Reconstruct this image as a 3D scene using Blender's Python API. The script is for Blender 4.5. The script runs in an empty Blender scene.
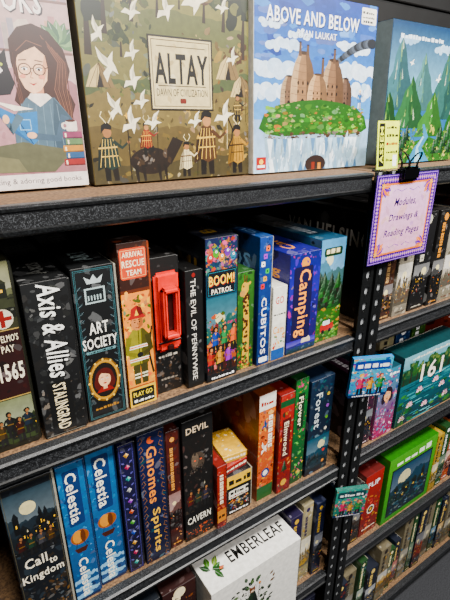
import bpy, bmesh, math, random
from mathutils import Matrix, Vector
SC = bpy.context.scene
COL = SC.collection

# ---------------------------------------------------------------- colours
_lc = {}
def lin(hx):
    if not isinstance(hx, str):
        return hx
    if hx not in _lc:
        h = hx.lstrip('#')
        v = [int(h[i:i+2], 16)/255 for i in (0, 2, 4)]
        _lc[hx] = tuple((q/12.92 if q <= .04045 else ((q+.055)/1.055)**2.4) for q in v) + (1.,)
    return _lc[hx]
def mix(a, b, k):
    a = lin(a); b = lin(b)
    return tuple(a[i]*(1-k)+b[i]*k for i in range(3)) + (1.,)

# ---------------------------------------------------------------- text cache
_tc = {}
def text_mesh(s, bold):
    key = (s, bold)
    if key in _tc:
        return _tc[key]
    cu = bpy.data.curves.new('t', 'FONT')
    cu.body = s
    cu.resolution_u = 2
    cu.space_character = 1.0 if not bold else (1.08 if bold is True else 1.14)
    cu.offset = .016 if bold is True else (.028 if bold == 2 else 0.)
    ob = bpy.data.objects.new('t', cu)
    COL.objects.link(ob)
    me = bpy.data.meshes.new_from_object(ob)
    vs = [(v.co.x, v.co.y) for v in me.vertices]
    fs = [tuple(p.vertices) for p in me.polygons]
    bpy.data.objects.remove(ob); bpy.data.curves.remove(cu); bpy.data.meshes.remove(me)
    x0 = min(v[0] for v in vs); x1 = max(v[0] for v in vs)
    y0 = min(v[1] for v in vs); y1 = max(v[1] for v in vs)
    vs = [((v[0]-x0)/(x1-x0)-.5, (v[1]-y0)/(y1-y0)-.5) for v in vs]
    _tc[key] = (vs, fs)
    return _tc[key]

def clip_poly(pts, w, h):
    def run(p, inside, inter):
        out = []
        for i in range(len(p)):
            a = p[i-1]; b = p[i]
            ia, ib = inside(a), inside(b)
            if ib:
                if not ia: out.append(inter(a, b))
                out.append(b)
            elif ia:
                out.append(inter(a, b))
        return out
    def ix(v): return lambda a, b: (v, a[1]+(b[1]-a[1])*(v-a[0])/(b[0]-a[0]))
    def iy(v): return lambda a, b: (a[0]+(b[0]-a[0])*(v-a[1])/(b[1]-a[1]), v)
    for ins, it in ((lambda q: q[0] >= 0, ix(0)), (lambda q: q[0] <= w, ix(w)),
                    (lambda q: q[1] >= 0, iy(0)), (lambda q: q[1] <= h, iy(h))):
        if len(pts) < 3: return []
        pts = run(pts, ins, it)
    return pts if len(pts) >= 3 else []

CELL = .5
class Canvas:
    """flat printed artwork, centimetres, origin bottom-left; overlapping inks get successive thin layers"""
    def __init__(s, w, h, bg='#888888', bg2=None):
        s.w, s.h = w, h
        s.V = []; s.F = []; s.C = []
        s.gx = int(w/CELL)+2; s.gy = int(h/CELL)+2
        s.G = [0]*(s.gx*s.gy)
        s.grad(0, 0, w, h, bg, bg2 or bg)
    def layer(s, pts):
        x0 = min(p[0] for p in pts); x1 = max(p[0] for p in pts); y0 = min(p[1] for p in pts); y1 = max(p[1] for p in pts)
        a = max(0, int(x0/CELL)); b = min(s.gx-1, int(x1/CELL)); c = max(0, int(y0/CELL)); d = min(s.gy-1, int(y1/CELL))
        n = 0
        for j in range(c, d+1):
            n = max(n, max(s.G[j*s.gx+a:j*s.gx+b+1] or [0]))
        n += 1
        for j in range(c, d+1):
            for i in range(a, b+1): s.G[j*s.gx+i] = n
        return n
    def _add(s, pts, cols):
        n = s.layer(pts)
        b = len(s.V)
        s.V += [(p[0], p[1], n) for p in pts]
        s.F.append(tuple(range(b, b+len(pts))))
        s.C.append(cols)
    def poly(s, pts, col):
        pts = clip_poly(list(pts), s.w, s.h)
        if len(pts) < 3: return
        s._add(pts, [lin(col)]*len(pts))
    def grad(s, x, y, w, h, c0, c1, horiz=False):
        x0 = max(0, x); y0 = max(0, y); x1 = min(s.w, x+w); y1 = min(s.h, y+h)
        if x1 <= x0 or y1 <= y0: return
        c0 = lin(c0); c1 = lin(c1)
        s._add([(x0, y0), (x1, y0), (x1, y1), (x0, y1)], [c0, c1, c1, c0] if horiz else [c0, c0, c1, c1])
    def rect(s, x, y, w, h, c): s.grad(x, y, w, h, c, c)
    def ell(s, cx, cy, rx, ry, col, n=18, rot=0):
        r = math.radians(rot); c, d = math.cos(r), math.sin(r)
        s.poly([(cx+rx*math.cos(a)*c-ry*math.sin(a)*d, cy+rx*math.cos(a)*d+ry*math.sin(a)*c)
                for a in [2*math.pi*i/n for i in range(n)]], col)
    def line(s, pts, wd, col, wd2=None):
        wd2 = wd if wd2 is None else wd2
        L = []; R = []; n = len(pts)
        for i, p in enumerate(pts):
            a = pts[max(0, i-1)]; b = pts[min(n-1, i+1)]
            dx, dy = b[0]-a[0], b[1]-a[1]; l = math.hypot(dx, dy) or 1
            k = (wd+(wd2-wd)*i/(n-1))/2
            L.append((p[0]-dy/l*k, p[1]+dx/l*k)); R.append((p[0]+dy/l*k, p[1]-dx/l*k))
        s.poly(L+R[::-1], col)
    def ring(s, cx, cy, rx, ry, t, col, n=16):
        for i in range(n):
            a = 2*math.pi*i/n; b = 2*math.pi*(i+1)/n
            s.line([(cx+rx*math.cos(a), cy+ry*math.sin(a)), (cx+rx*math.cos(b), cy+ry*math.sin(b))], t, col)
    def frame(s, x, y, w, h, t, col):
        s.rect(x, y, w, t, col); s.rect(x, y+h-t, w, t, col); s.rect(x, y, t, h, col); s.rect(x+w-t, y, t, h, col)
    def rrect(s, x, y, w, h, r, col):
        p = []
        for cx, cy, a0 in ((x+w-r, y+r, -90), (x+w-r, y+h-r, 0), (x+r, y+h-r, 90), (x+r, y+r, 180)):
            for k in range(5):
                a = math.radians(a0+k*22.5); p.append((cx+r*math.cos(a), cy+r*math.sin(a)))
        s.poly(p, col)
    def blob(s, cx, cy, r, col, rnd, sq=1., jag=.35, n=9, rot=None):
        th = rnd.random()*3.14 if rot is None else math.radians(rot)
        pts = []
        for i in range(n):
            a = 2*math.pi*i/n; k = r*(1-jag+2*jag*rnd.random())
            x = math.cos(a)*k; y = math.sin(a)*k*sq
            pts.append((cx+x*math.cos(th)-y*math.sin(th), cy+x*math.sin(th)+y*math.cos(th)))
        s.poly(pts, col)
    def scatter(s, pal, n, r0, r1, seed, box=None, sq=.6, rot=None, jag=.35):
        rnd = random.Random(seed)
        x, y, w, h = box or (0, 0, s.w, s.h)
        n = int(n*1.5)
        for i in range(n):
            a, b = rnd.choice(pal), rnd.choice(pal)
            c = mix(a, b, rnd.random()*.6); c = mix(c, '#000000' if rnd.random() < .6 else '#ffffff', rnd.random()*.16)
            r = (r0+(r1-r0)*rnd.random()**1.8)*(1-.55*i/n)
            s.blob(x+rnd.random()*w, y+rnd.random()*h, r, c, rnd, sq, jag, 8, rot)
    def ridge(s, y, amp, col, seed, rough=.55, y0=0):
        rnd = random.Random(seed)
        p = [rnd.random()-.5, rnd.random()-.5, rnd.random()-.5]
        k = .8
        for it in range(4):
            q = []
            for i in range(len(p)-1): q += [p[i], (p[i]+p[i+1])/2+(rnd.random()-.5)*k]
            p = q+[p[-1]]; k *= rough
        n = len(p)-1
        s.poly([(s.w*i/n, y+amp*v) for i, v in enumerate(p)]+[(s.w, y0), (0, y0)], col)
    def scene(s, y0, y1, sky, far, mid, near, seed, kind='trees'):
        """small painted landscape between y0 and y1"""
        H = y1-y0; rnd = random.Random(seed)
        s.grad(0, y0, s.w, H, mix(sky, '#ffffff', .3), sky)
        s.ell(s.w*(.3+.4*rnd.random()), y0+H*.72, s.w*.16, s.w*.16, mix(sky, '#fff3c0', .7))
        s.ridge(y0+H*.62, H*.25, mix(far, sky, .4), seed+1, y0=y0)
        s.ridge(y0+H*.5, H*.22, far, seed+2, y0=y0)
        s.ridge(y0+H*.38, H*.2, mid, seed+3, y0=y0)
        for i in range(14):
            x = s.w*rnd.random(); yy = y0+H*(.12+.26*rnd.random())
            if kind == 'trees': s.tree(x, yy, H*(.14+.1*rnd.random()), mix(near, '#000000', rnd.random()*.4))
            else:
                w = s.w*(.06+.08*rnd.random()); h = H*(.12+.2*rnd.random())
                s.rect(x, yy, w, h, mix(near, '#000000', rnd.random()*.5)); s.poly([(x-w*.1, yy+h), (x+w*1.1, yy+h), (x+w*.5, yy+h*1.35)], mix(mid, '#000000', .3))
                s.rect(x+w*.35, yy+h*.4, w*.25, h*.2, '#f0c860')
        s.ridge(y0+H*.12, H*.14, mix(near, '#000000', .3), seed+4, y0=y0)
        s.scatter([near, mid, mix(near, '#000000', .5)], 22, .15, .8, seed+5, (0, y0, s.w, H*.4), .5, 0)
    def text(s, t, cx, cy, w, h, col, rot=0, bold=True, shadow=None, shear=0):
        vs, fs = text_mesh(t, bold)
        if shadow:
            s.text(t, cx+.07*h, cy-.08*h, w, h, shadow, rot, bold, None, shear)
        r = math.radians(rot); c, d = math.cos(r), math.sin(r)
        b = len(s.V); P = []
        for x, y in vs:
            x = x*w + y*h*shear; y = y*h
            P.append((cx+x*c-y*d, cy+x*d+y*c))
        n = s.layer(P)
        s.V += [(p[0], p[1], n) for p in P]
        col = lin(col)
        for f in fs:
            s.F.append(tuple(b+i for i in f)); s.C.append([col]*len(f))
    def marks(s, x, y, w, h, col, seed=1, rot=0):
        """row of tiny unreadable print"""
        rnd = random.Random(seed); k = 0
        while k < (w if not rot else h):
            l = (.25+.6*rnd.random())*(h if not rot else w)*(1.2 if not rot else .8)
            t = .35+.4*rnd.random()
            if rot:
                s.rect(x, y+k, w*.6, l, col)
                if l > .5: s.rect(x+w*.2, y+k+l*.3, w*.25, l*.25, mix(col, '#000000', .7))
            else: s.rect(x+k, y, l, h*t, col)
            k += l*1.35
    # -------- little illustrations
    def tree(s, x, y, h, col, trunk='#3a2718', n=4):
        s.rect(x-h*.04, y, h*.08, h*.3, trunk)
        for i in range(n):
            k = i/n; w = h*.3*(1-k*.8)
            s.poly([(x-w, y+h*(.18+k*.7)), (x+w, y+h*(.18+k*.7)), (x, y+h*(.5+k*.62))], mix(col, '#ffffff', .05*i))
            s.poly([(x, y+h*(.18+k*.7)), (x+w, y+h*(.18+k*.7)), (x, y+h*(.5+k*.62))], mix(col, '#000000', .35))
    def round_tree(s, x, y, h, col, seed=1):
        rnd = random.Random(seed)
        s.line([(x, y), (x+h*.03, y+h*.6)], h*.1, '#3a2a1a', h*.04)
        for i in range(13):
            s.blob(x+(rnd.random()-.5)*h*.6, y+h*(.5+.45*rnd.random()), h*(.2-.01*i), mix(col, '#000000' if i < 8 else '#c8c070', rnd.random()*.45), rnd, .8)
    def cloud(s, x, y, r, col='#ffffff', seed=1):
        rnd = random.Random(seed)
        for i in range(9):
            s.ell(x+(i-4)*r*.38, y+rnd.random()*r*.5, r*(.3+.35*rnd.random()), r*(.22+.28*rnd.random()), mix(col, '#8fb7dc', rnd.random()*.4))
    def bird(s, x, y, w, col, rot=0):
        r = math.radians(rot)
        P = [(-1, .1), (-.5, .42), (-.08, .15), (.05, .5), (.3, .8), (.95, 1.05), (.62, .62), (.42, .2), (.95, -.12), (.35, -.14), (.1, -.35), (-.35, -.62), (-.2, -.2), (-.45, -.04)]
        s.poly([(x+w*.5*(a*math.cos(r)-b*math.sin(r)), y+w*.5*(a*math.sin(r)+b*math.cos(r))) for a, b in P], col)
        P = [(.0, .1), (.3, .5), (.8, .92), (.4, .25)]
        s.poly([(x+w*.5*(a*math.cos(r)-b*math.sin(r)), y+w*.5*(a*math.sin(r)+b*math.cos(r))) for a, b in P], mix(col, '#000000', .3))
    def person(s, x, y, h, skin, cloth, hair, legs='#2b2b2b', arm=20, spear=False):
        dk = mix(cloth, '#000000', .45)
        s.ell(x, y, h*.2, h*.03, '#15120c', 10)
        if spear: s.line([(x+h*.26, y), (x+h*.3, y+h*1.15)], h*.025, '#1c140c'); s.poly([(x+h*.27, y+h*1.1), (x+h*.33, y+h*1.1), (x+h*.305, y+h*1.25)], '#c8c0a8')
        s.poly([(x-h*.12, y), (x-h*.03, y), (x-h*.01, y+h*.4), (x-h*.1, y+h*.46)], legs)
        s.poly([(x+h*.03, y), (x+h*.13, y), (x+h*.1, y+h*.46), (x, y+h*.42)], mix(legs, '#000000', .4))
        s.poly([(x-h*.16, y+h*.3), (x+h*.14, y+h*.33), (x+h*.1, y+h*.56), (x+h*.15, y+h*.74), (x+h*.05, y+h*.82), (x-h*.05, y+h*.82), (x-h*.15, y+h*.74), (x-h*.1, y+h*.56)], cloth)
        s.poly([(x+h*.03, y+h*.31), (x+h*.14, y+h*.33), (x+h*.1, y+h*.56), (x+h*.15, y+h*.74), (x+h*.05, y+h*.82)], dk)
        s.rect(x-h*.11, y+h*.5, h*.21, h*.045, mix(dk, '#c8a050', .4))
        a = math.radians(arm)
        s.line([(x+h*.13, y+h*.74), (x+h*.19, y+h*.57), (x+h*(.19+.18*math.cos(a)), y+h*(.57+.18*math.sin(a)))], h*.065, dk, h*.04)
        s.line([(x-h*.13, y+h*.74), (x-h*.2, y+h*.58), (x-h*.14, y+h*.42)], h*.065, dk, h*.04)
        s.poly([(x-h*.05, y+h*.8), (x+h*.04, y+h*.8), (x, y+h*.7)], skin)
        s.blob(x-h*.01, y+h*.93, h*.095, hair, random.Random(int(x*17)), 1.1, .15); s.ell(x+h*.015, y+h*.9, h*.055, h*.07, skin, 12)
    def face(s, x, y, r, skin='#e8b48c', hair='#5a2c18', lips='#b03030'):
        s.ell(x, y+r*.12, r*1.15, r*1.25, hair, 20)
        s.ell(x-r*.85, y-r*.5, r*.45, r*.8, hair); s.ell(x+r*.85, y-r*.5, r*.45, r*.8, hair)
        s.rect(x-r*.25, y-r*1.35, r*.5, r*.7, mix(skin, '#000000', .15))
        s.ell(x, y-r*.1, r*.75, r*.95, skin, 20)
        s.poly([(x-r*.8, y+r*.35), (x-r*.3, y+r*.75), (x+r*.2, y+r*.6), (x+r*.8, y+r*.3), (x+r*.7, y+r*.95), (x-r*.6, y+r*1.05)], hair)
        for k in (-1, 1):
            s.ell(x+k*r*.3, y, r*.13, r*.08, '#ffffff', 10); s.ell(x+k*r*.3, y, r*.07, r*.07, '#2a1a10', 8)
            s.line([(x+k*r*.15, y+r*.2), (x+k*r*.3, y+r*.26), (x+k*r*.47, y+r*.18)], r*.06, hair)
        s.line([(x+r*.03, y-r*.02), (x+r*.08, y-r*.3), (x-r*.04, y-r*.32)], r*.05, mix(skin, '#6a3020', .4))
        s.ell(x, y-r*.58, r*.22, r*.09, lips, 10)
    def star(s, x, y, r, col, n=5):
        s.poly([(x+(r if i % 2 == 0 else r*.42)*math.sin(math.pi*i/n), y+(r if i % 2 == 0 else r*.42)*math.cos(math.pi*i/n)) for i in range(2*n)], col)
    def leaf(s, x, y, l, col, rot=0):
        r = math.radians(rot)
        P = [(0, 0), (.25, .2), (.55, .25), (.8, .13), (1, 0), (.8, -.13), (.55, -.25), (.25, -.2)]
        s.poly([(x+l*(a*math.cos(r)-b*math.sin(r)), y+l*(a*math.sin(r)+b*math.cos(r))) for a, b in P], col)
        s.line([(x, y), (x+l*.9*math.cos(r), y+l*.9*math.sin(r))], l*.03, mix(col, '#ffffff', .35))

# ---------------------------------------------------------------- materials
def new_mat(name):
    m = bpy.data.materials.new(name); m.use_nodes = True
    nt = m.node_tree; b = nt.nodes['Principled BSDF']
    return m, nt, b
def print_mat(name, rough, coat, gam=1.45):
    m, nt, b = new_mat(name)
    at = nt.nodes.new('ShaderNodeAttribute'); at.attribute_name = 'Col'
    ga = nt.nodes.new('ShaderNodeGamma'); ga.inputs[1].default_value = gam
    hs = nt.nodes.new('ShaderNodeHueSaturation'); hs.inputs['Saturation'].default_value = 1.06
    nt.links.new(at.outputs['Color'], ga.inputs[0]); nt.links.new(ga.outputs[0], hs.inputs['Color'])
    tc = nt.nodes.new('ShaderNodeTexCoord')
    no = nt.nodes.new('ShaderNodeTexNoise'); no.inputs['Scale'].default_value = 90; no.inputs['Detail'].default_value = 8
    nt.links.new(tc.outputs['Object'], no.inputs['Vector'])
    rp = nt.nodes.new('ShaderNodeMapRange'); rp.inputs[1].default_value = .32; rp.inputs[2].default_value = .68
    rp.inputs[3].default_value = .84; rp.inputs[4].default_value = 1.1
    nt.links.new(no.outputs['Fac'], rp.inputs[0])
    mx = nt.nodes.new('ShaderNodeVectorMath'); mx.operation = 'SCALE'
    nt.links.new(hs.outputs[0], mx.inputs[0]); nt.links.new(rp.outputs[0], mx.inputs['Scale'])
    nt.links.new(mx.outputs[0], b.inputs['Base Color'])
    b.inputs['Roughness'].default_value = rough
    b.inputs['Coat Weight'].default_value = coat
    b.inputs['Coat Roughness'].default_value = .1
    return m
M_PRINT = print_mat('printed_cardboard', .5, .25)
M_GLOSS = print_mat('glossy_printed_cardboard', .4, .35, 1.3)

def flat_mat(name, col, rough=.5, metal=0., nscale=None, col2=None, contrast=(.45, .6), bump=0):
    m, nt, b = new_mat(name)
    b.inputs['Roughness'].default_value = rough; b.inputs['Metallic'].default_value = metal
    b.inputs['Base Color'].default_value = lin(col)
    if nscale:
        tc = nt.nodes.new('ShaderNodeTexCoord'); no = nt.nodes.new('ShaderNodeTexNoise')
        no.inputs['Scale'].default_value = nscale; no.inputs['Detail'].default_value = 4
        nt.links.new(tc.outputs['Object'], no.inputs['Vector'])
        r = nt.nodes.new('ShaderNodeValToRGB')
        r.color_ramp.elements[0].position = contrast[0]; r.color_ramp.elements[0].color = lin(col)
        r.color_ramp.elements[1].position = contrast[1]; r.color_ramp.elements[1].color = lin(col2)
        nt.links.new(no.outputs['Fac'], r.inputs[0]); nt.links.new(r.outputs[0], b.inputs['Base Color'])
        if bump:
            bp = nt.nodes.new('ShaderNodeBump'); bp.inputs['Strength'].default_value = bump; bp.inputs['Distance'].default_value = .001
            nt.links.new(no.outputs['Fac'], bp.inputs['Height']); nt.links.new(bp.outputs[0], b.inputs['Normal'])
    return m
M_STEEL = flat_mat('hammered_grey_steel', '#121315', .4, .25, 620, '#54575b', (.5, .72), .15)
M_LIP = flat_mat('steel_lip', '#0c0d0e', .32, .4, 400, '#1c1e20', (.45, .6))
M_POST = flat_mat('post_steel', '#0e0f10', .38, .4, 300, '#1c1e1f', (.45, .65))
M_HOLE = flat_mat('pale_slot_backing', '#84878a', .6)
M_BOARD = flat_mat('particle_board', '#4c3622', .85, 0, 220, '#7e5e3c', (.38, .62), .2)
M_WALL = flat_mat('dark_slatwall', '#060607', .7, 0, 12, '#0c0d0e', (.4, .6))
M_FLOOR = flat_mat('grey_carpet', '#17181b', .95, 0, 300, '#34363b', (.4, .6), .4)
M_CLIP = flat_mat('black_lacquered_clip', '#040405', .22, .2)
M_RED = flat_mat('glossy_red_plastic', '#c8140a', .14, 0, 40, '#dc2014', (.4, .6))

# ---------------------------------------------------------------- mesh helpers
EPS = 1.0e-5
def mesh_obj(name, V, F, C, mats, fm=None, parent=None, loc=(0, 0, 0)):
    me = bpy.data.meshes.new(name)
    me.from_pydata(V, [], F)
    if C is not None:
        ca = me.color_attributes.new('Col', 'FLOAT_COLOR', 'CORNER')
        flat = []
        for cols in C:
            for c in cols: flat += c
        ca.data.foreach_set('color', flat)
    for m in mats: me.materials.append(m)
    if fm: me.polygons.foreach_set('material_index', fm)
    me.update()
    ob = bpy.data.objects.new(name, me); COL.objects.link(ob)
    ob.location = loc
    if parent: ob.parent = parent
    return ob
def box_geo(x0, x1, y0, y1, z0, z1, bev=.0012, seg=1):
    bm = bmesh.new(); bmesh.ops.create_cube(bm, size=1)
    for v in bm.verts:
        v.co = Vector(((x0+x1)/2+v.co.x*(x1-x0), (y0+y1)/2+v.co.y*(y1-y0), (z0+z1)/2+v.co.z*(z1-z0)))
    if bev: bmesh.ops.bevel(bm, geom=bm.edges[:], offset=bev, segments=seg, affect='EDGES')
    V = [tuple(v.co) for v in bm.verts]; F = [tuple(v.index for v in f.verts) for f in bm.faces]
    bm.free()
    return V, F
def join_geo(parts):
    V = []; F = []; fm = []
    for (v, f, m) in parts:
        b = len(V); V += v; F += [tuple(i+b for i in q) for q in f]; fm += [m]*len(f)
    return V, F, fm
def add_canvas(V, F, C, cv, O, U, W, N, ins=.0008):
    b = len(V)
    U = Vector(U); W = Vector(W); N = Vector(N); O = Vector(O)
    for x, y, n in cv.V:
        x = min(max(x*.01, ins), cv.w*.01-ins); y = min(max(y*.01, ins), cv.h*.01-ins)
        V.append(tuple(O+U*x+W*y+N*(EPS*(n+3))))
    for f, c in zip(cv.F, cv.C):
        F.append(tuple(i+b for i in f)); C.append(c)
def add_info(ob, label, cat, group=None):
    ob['label'] = label; ob['category'] = cat
    if group: ob['group'] = group

def game_box(x0, x1, y0, sy, z, h, arts, body, label, group, orient='spine', rz=0, rx=0, gloss=False, tray='#bdbab2', name='board_game_box'):
    T = x1-x0; cx = (x0+x1)/2
    root = bpy.data.objects.new(name, None); COL.objects.link(root)
    root.empty_display_size = .03
    root.location = (cx, y0, z+.0006+(sy*math.sin(math.radians(-rx)) if rx else 0)); root.rotation_euler = (math.radians(rx), 0, math.radians(rz))
    add_info(root, label, 'board game', group)
    hx = T/2
    if orient == 'spine':
        lid = (-hx, hx-.004, 0, sy, 0, h); tr = (-hx+.002, hx, .0022, sy-.0016, .0016, h-.0022)
    else:
        lid = (-hx, hx, 0, sy-.006, 0, h); tr = (-hx+.0016, hx-.0016, .002, sy, .0016, h-.0016)
    V, F = box_geo(*lid)
    bc = lin(body)
    C = [[bc]*len(f) for f in F]
    L = lid[1]-lid[0]
    for k, cv in arts.items():
        if k == 'front': add_canvas(V, F, C, cv, (-hx, 0, 0), (L/(cv.w*.01), 0, 0), (0, 0, 1), (0, -1, 0))
        if k == 'left': add_canvas(V, F, C, cv, (-hx, lid[3], 0), (0, -lid[3]/(cv.w*.01), 0), (0, 0, 1), (-1, 0, 0))
        if k == 'top': add_canvas(V, F, C, cv, (-hx, 0, h), (L/(cv.w*.01), 0, 0), (0, lid[3]/(cv.h*.01), 0), (0, 0, 1))
    mesh_obj('lid', V, F, C, [M_GLOSS if gloss else M_PRINT], parent=root)
    V, F = box_geo(*tr)
    tc = lin(tray)
    mesh_obj('tray', V, F, [[tc]*len(f) for f in F], [M_PRINT], parent=root)
    return root

def spine_box(x0, x1, z, h, draw, label, group, bg='#222222', bg2=None, y0=.02, sy=.295, title=None, tc='#ffffff', pal=None, rz=0, gloss=False, tray=None, topt=True, seed=None):
    w = (x1-x0)*100; H = h*100; D = sy*100
    seed = seed if seed is not None else int(x0*1000+z*100)
    bg2 = bg2 or bg
    if y0 == .02: y0 += .010*random.Random(seed*7).random()
    tray = tray or (mix(bg, '#000000', .35) if seed % 4 else '#a8a498')
    f = Canvas(w, H, bg, bg2); draw(f)
    l = Canvas(D, H, bg, bg2)
    pal = pal or [bg, bg2, mix(bg2, '#ffffff', .2), mix(bg, '#000000', .4)]
    l.scatter(pal, 50, 1, 4.5, seed)
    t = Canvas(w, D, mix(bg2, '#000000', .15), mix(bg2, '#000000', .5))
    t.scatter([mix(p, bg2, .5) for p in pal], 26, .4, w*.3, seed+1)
    if title:
        l.text(title, D*.5, H*.8, D*.8, H*.12, tc)
        if topt: t.text(title, w*.5, D*.45, D*.66, w*.42, tc, 90)
    else:
        t.marks(w*.3, D*.2, w*.5, D*.5, mix(tc, bg2, .4), seed, 1)
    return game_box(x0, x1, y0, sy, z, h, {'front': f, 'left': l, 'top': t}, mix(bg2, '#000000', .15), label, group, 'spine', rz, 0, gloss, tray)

# ================================================================ SETTING
Z = [1.678, 1.306, .921, .521, .118]
XL, XM, XR = -.78, .815, 2.35
def structure(name, V, F, mat, fm=None):
    o = mesh_obj(name, V, F, None, mat if isinstance(mat, list) else [mat], fm); o['kind'] = 'structure'; return o
V, F = box_geo(-3, 5, -3, .7, -.05, 0, 0); structure('floor', V, F, M_FLOOR)
parts = [box_geo(-3, 5, .62, .68, 0, 3.0, 0) + (0,)]
for i in range(20):
    zz = 1.5+i*.075
    parts.append(box_geo(-3, 5, .608, .6205, zz, zz+.066, .003) + (0,))
V, F, fm = join_geo(parts); structure('wall_back', V, F, M_WALL, fm)

# ================================================================ SHELVING
def shelf_unit(xa, xb, label):
    root = bpy.data.objects.new('steel_shelving_unit', None); COL.objects.link(root); root.location = (xa, 0, 0)
    add_info(root, label, 'shelving unit', 'steel shelving units')
    D = .47; ztop = Z[0]+.004
    for (px, sgn) in ((xa, 1), (xb-.037, -1)):
        for (py, fr) in ((0, 1), (D-.037, 0)):
            parts = []
            yy = -.0065 if fr else D
            W = .037
            if fr:   # perforated front flange : real keyhole openings between webs
                hw = .0066; c = px+W/2
                parts.append(box_geo(px, c-hw, yy, yy+.0025, 0, ztop, .0006)+(0,))
                parts.append(box_geo(c+hw, px+W, yy, yy+.0025, 0, ztop, .0006)+(0,))
                zz = .02; pitch = .0381
                while zz < ztop:
                    parts.append(box_geo(c-hw-.0002, c+hw+.0002, yy, yy+.0025, zz, min(zz+.0165, ztop), 0)+(0,))
                    if zz+pitch < ztop:
                        for s in (-1, 1):
                            a, b = (c-hw-.0002, c-.0026) if s < 0 else (c+.0026, c+hw+.0002)
                            parts.append(box_geo(a, b, yy, yy+.0025, zz+.0165, zz+.023, 0)+(0,))
                    zz += pitch
                parts.append(box_geo(px+.009, px+W-.009, yy+.0045, yy+.005, 0, ztop-.002, 0)+(1,))  # added pale strip; its colour imitates brightness seen through the open slots
            else:
                parts.append(box_geo(px, px+W, yy, yy+.0025, 0, ztop, .0006)+(0,))
            sx = px if sgn > 0 else px+.0345
            parts.append(box_geo(sx, sx+.0025, (-.0065 if fr else D-.037), (.032 if fr else D+.001), 0, ztop, .0006)+(0,))
            V, F, fm = join_geo(parts)
            V = [(v[0]-xa, v[1], v[2]) for v in V]
            mesh_obj('post', V, F, None, [M_POST, M_HOLE], fm, root)
    for z in Z:
        prof = [(.016, z+.002), (.0, z+.002), (-.004, z-.001), (-.004, z-.005), (-.001, z-.007), (-.001, z-.028), (-.004, z-.030), (-.004, z-.035), (0, z-.038), (.014, z-.038), (.014, z-.035), (.003, z-.035), (.003, z-.0005), (.016, z-.0005)]
        for (py, m) in ((0, 1), (D, -1)):
            a, b = .0372, xb-.0372-xa
            V = [(a, py+m*p[0], p[1]) for p in prof]+[(b, py+m*p[0], p[1]) for p in prof]
            n = len(prof); F = [(i, (i+1) % n, n+(i+1) % n, n+i) for i in range(n)]
            F += [tuple(range(n))[::-1], tuple(range(n, 2*n))]
            fm = [1 if i in (2, 3, 5, 6, 7) else 0 for i in range(n)]+[0, 0]
            mesh_obj('beam', V, F, None, [M_STEEL, M_LIP], fm, root)
        V, F = box_geo(.003, xb-xa-.003, .0165, D-.0165, z-.016, z, .0008)
        mesh_obj('shelf_board', V, F, None, [M_BOARD], None, root)
    return root
shelf_unit(XL, .812, 'dark grey boltless steel shelving with particle board decks')
shelf_unit(.818, XR, 'dark grey boltless steel shelving with slotted posts')

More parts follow.
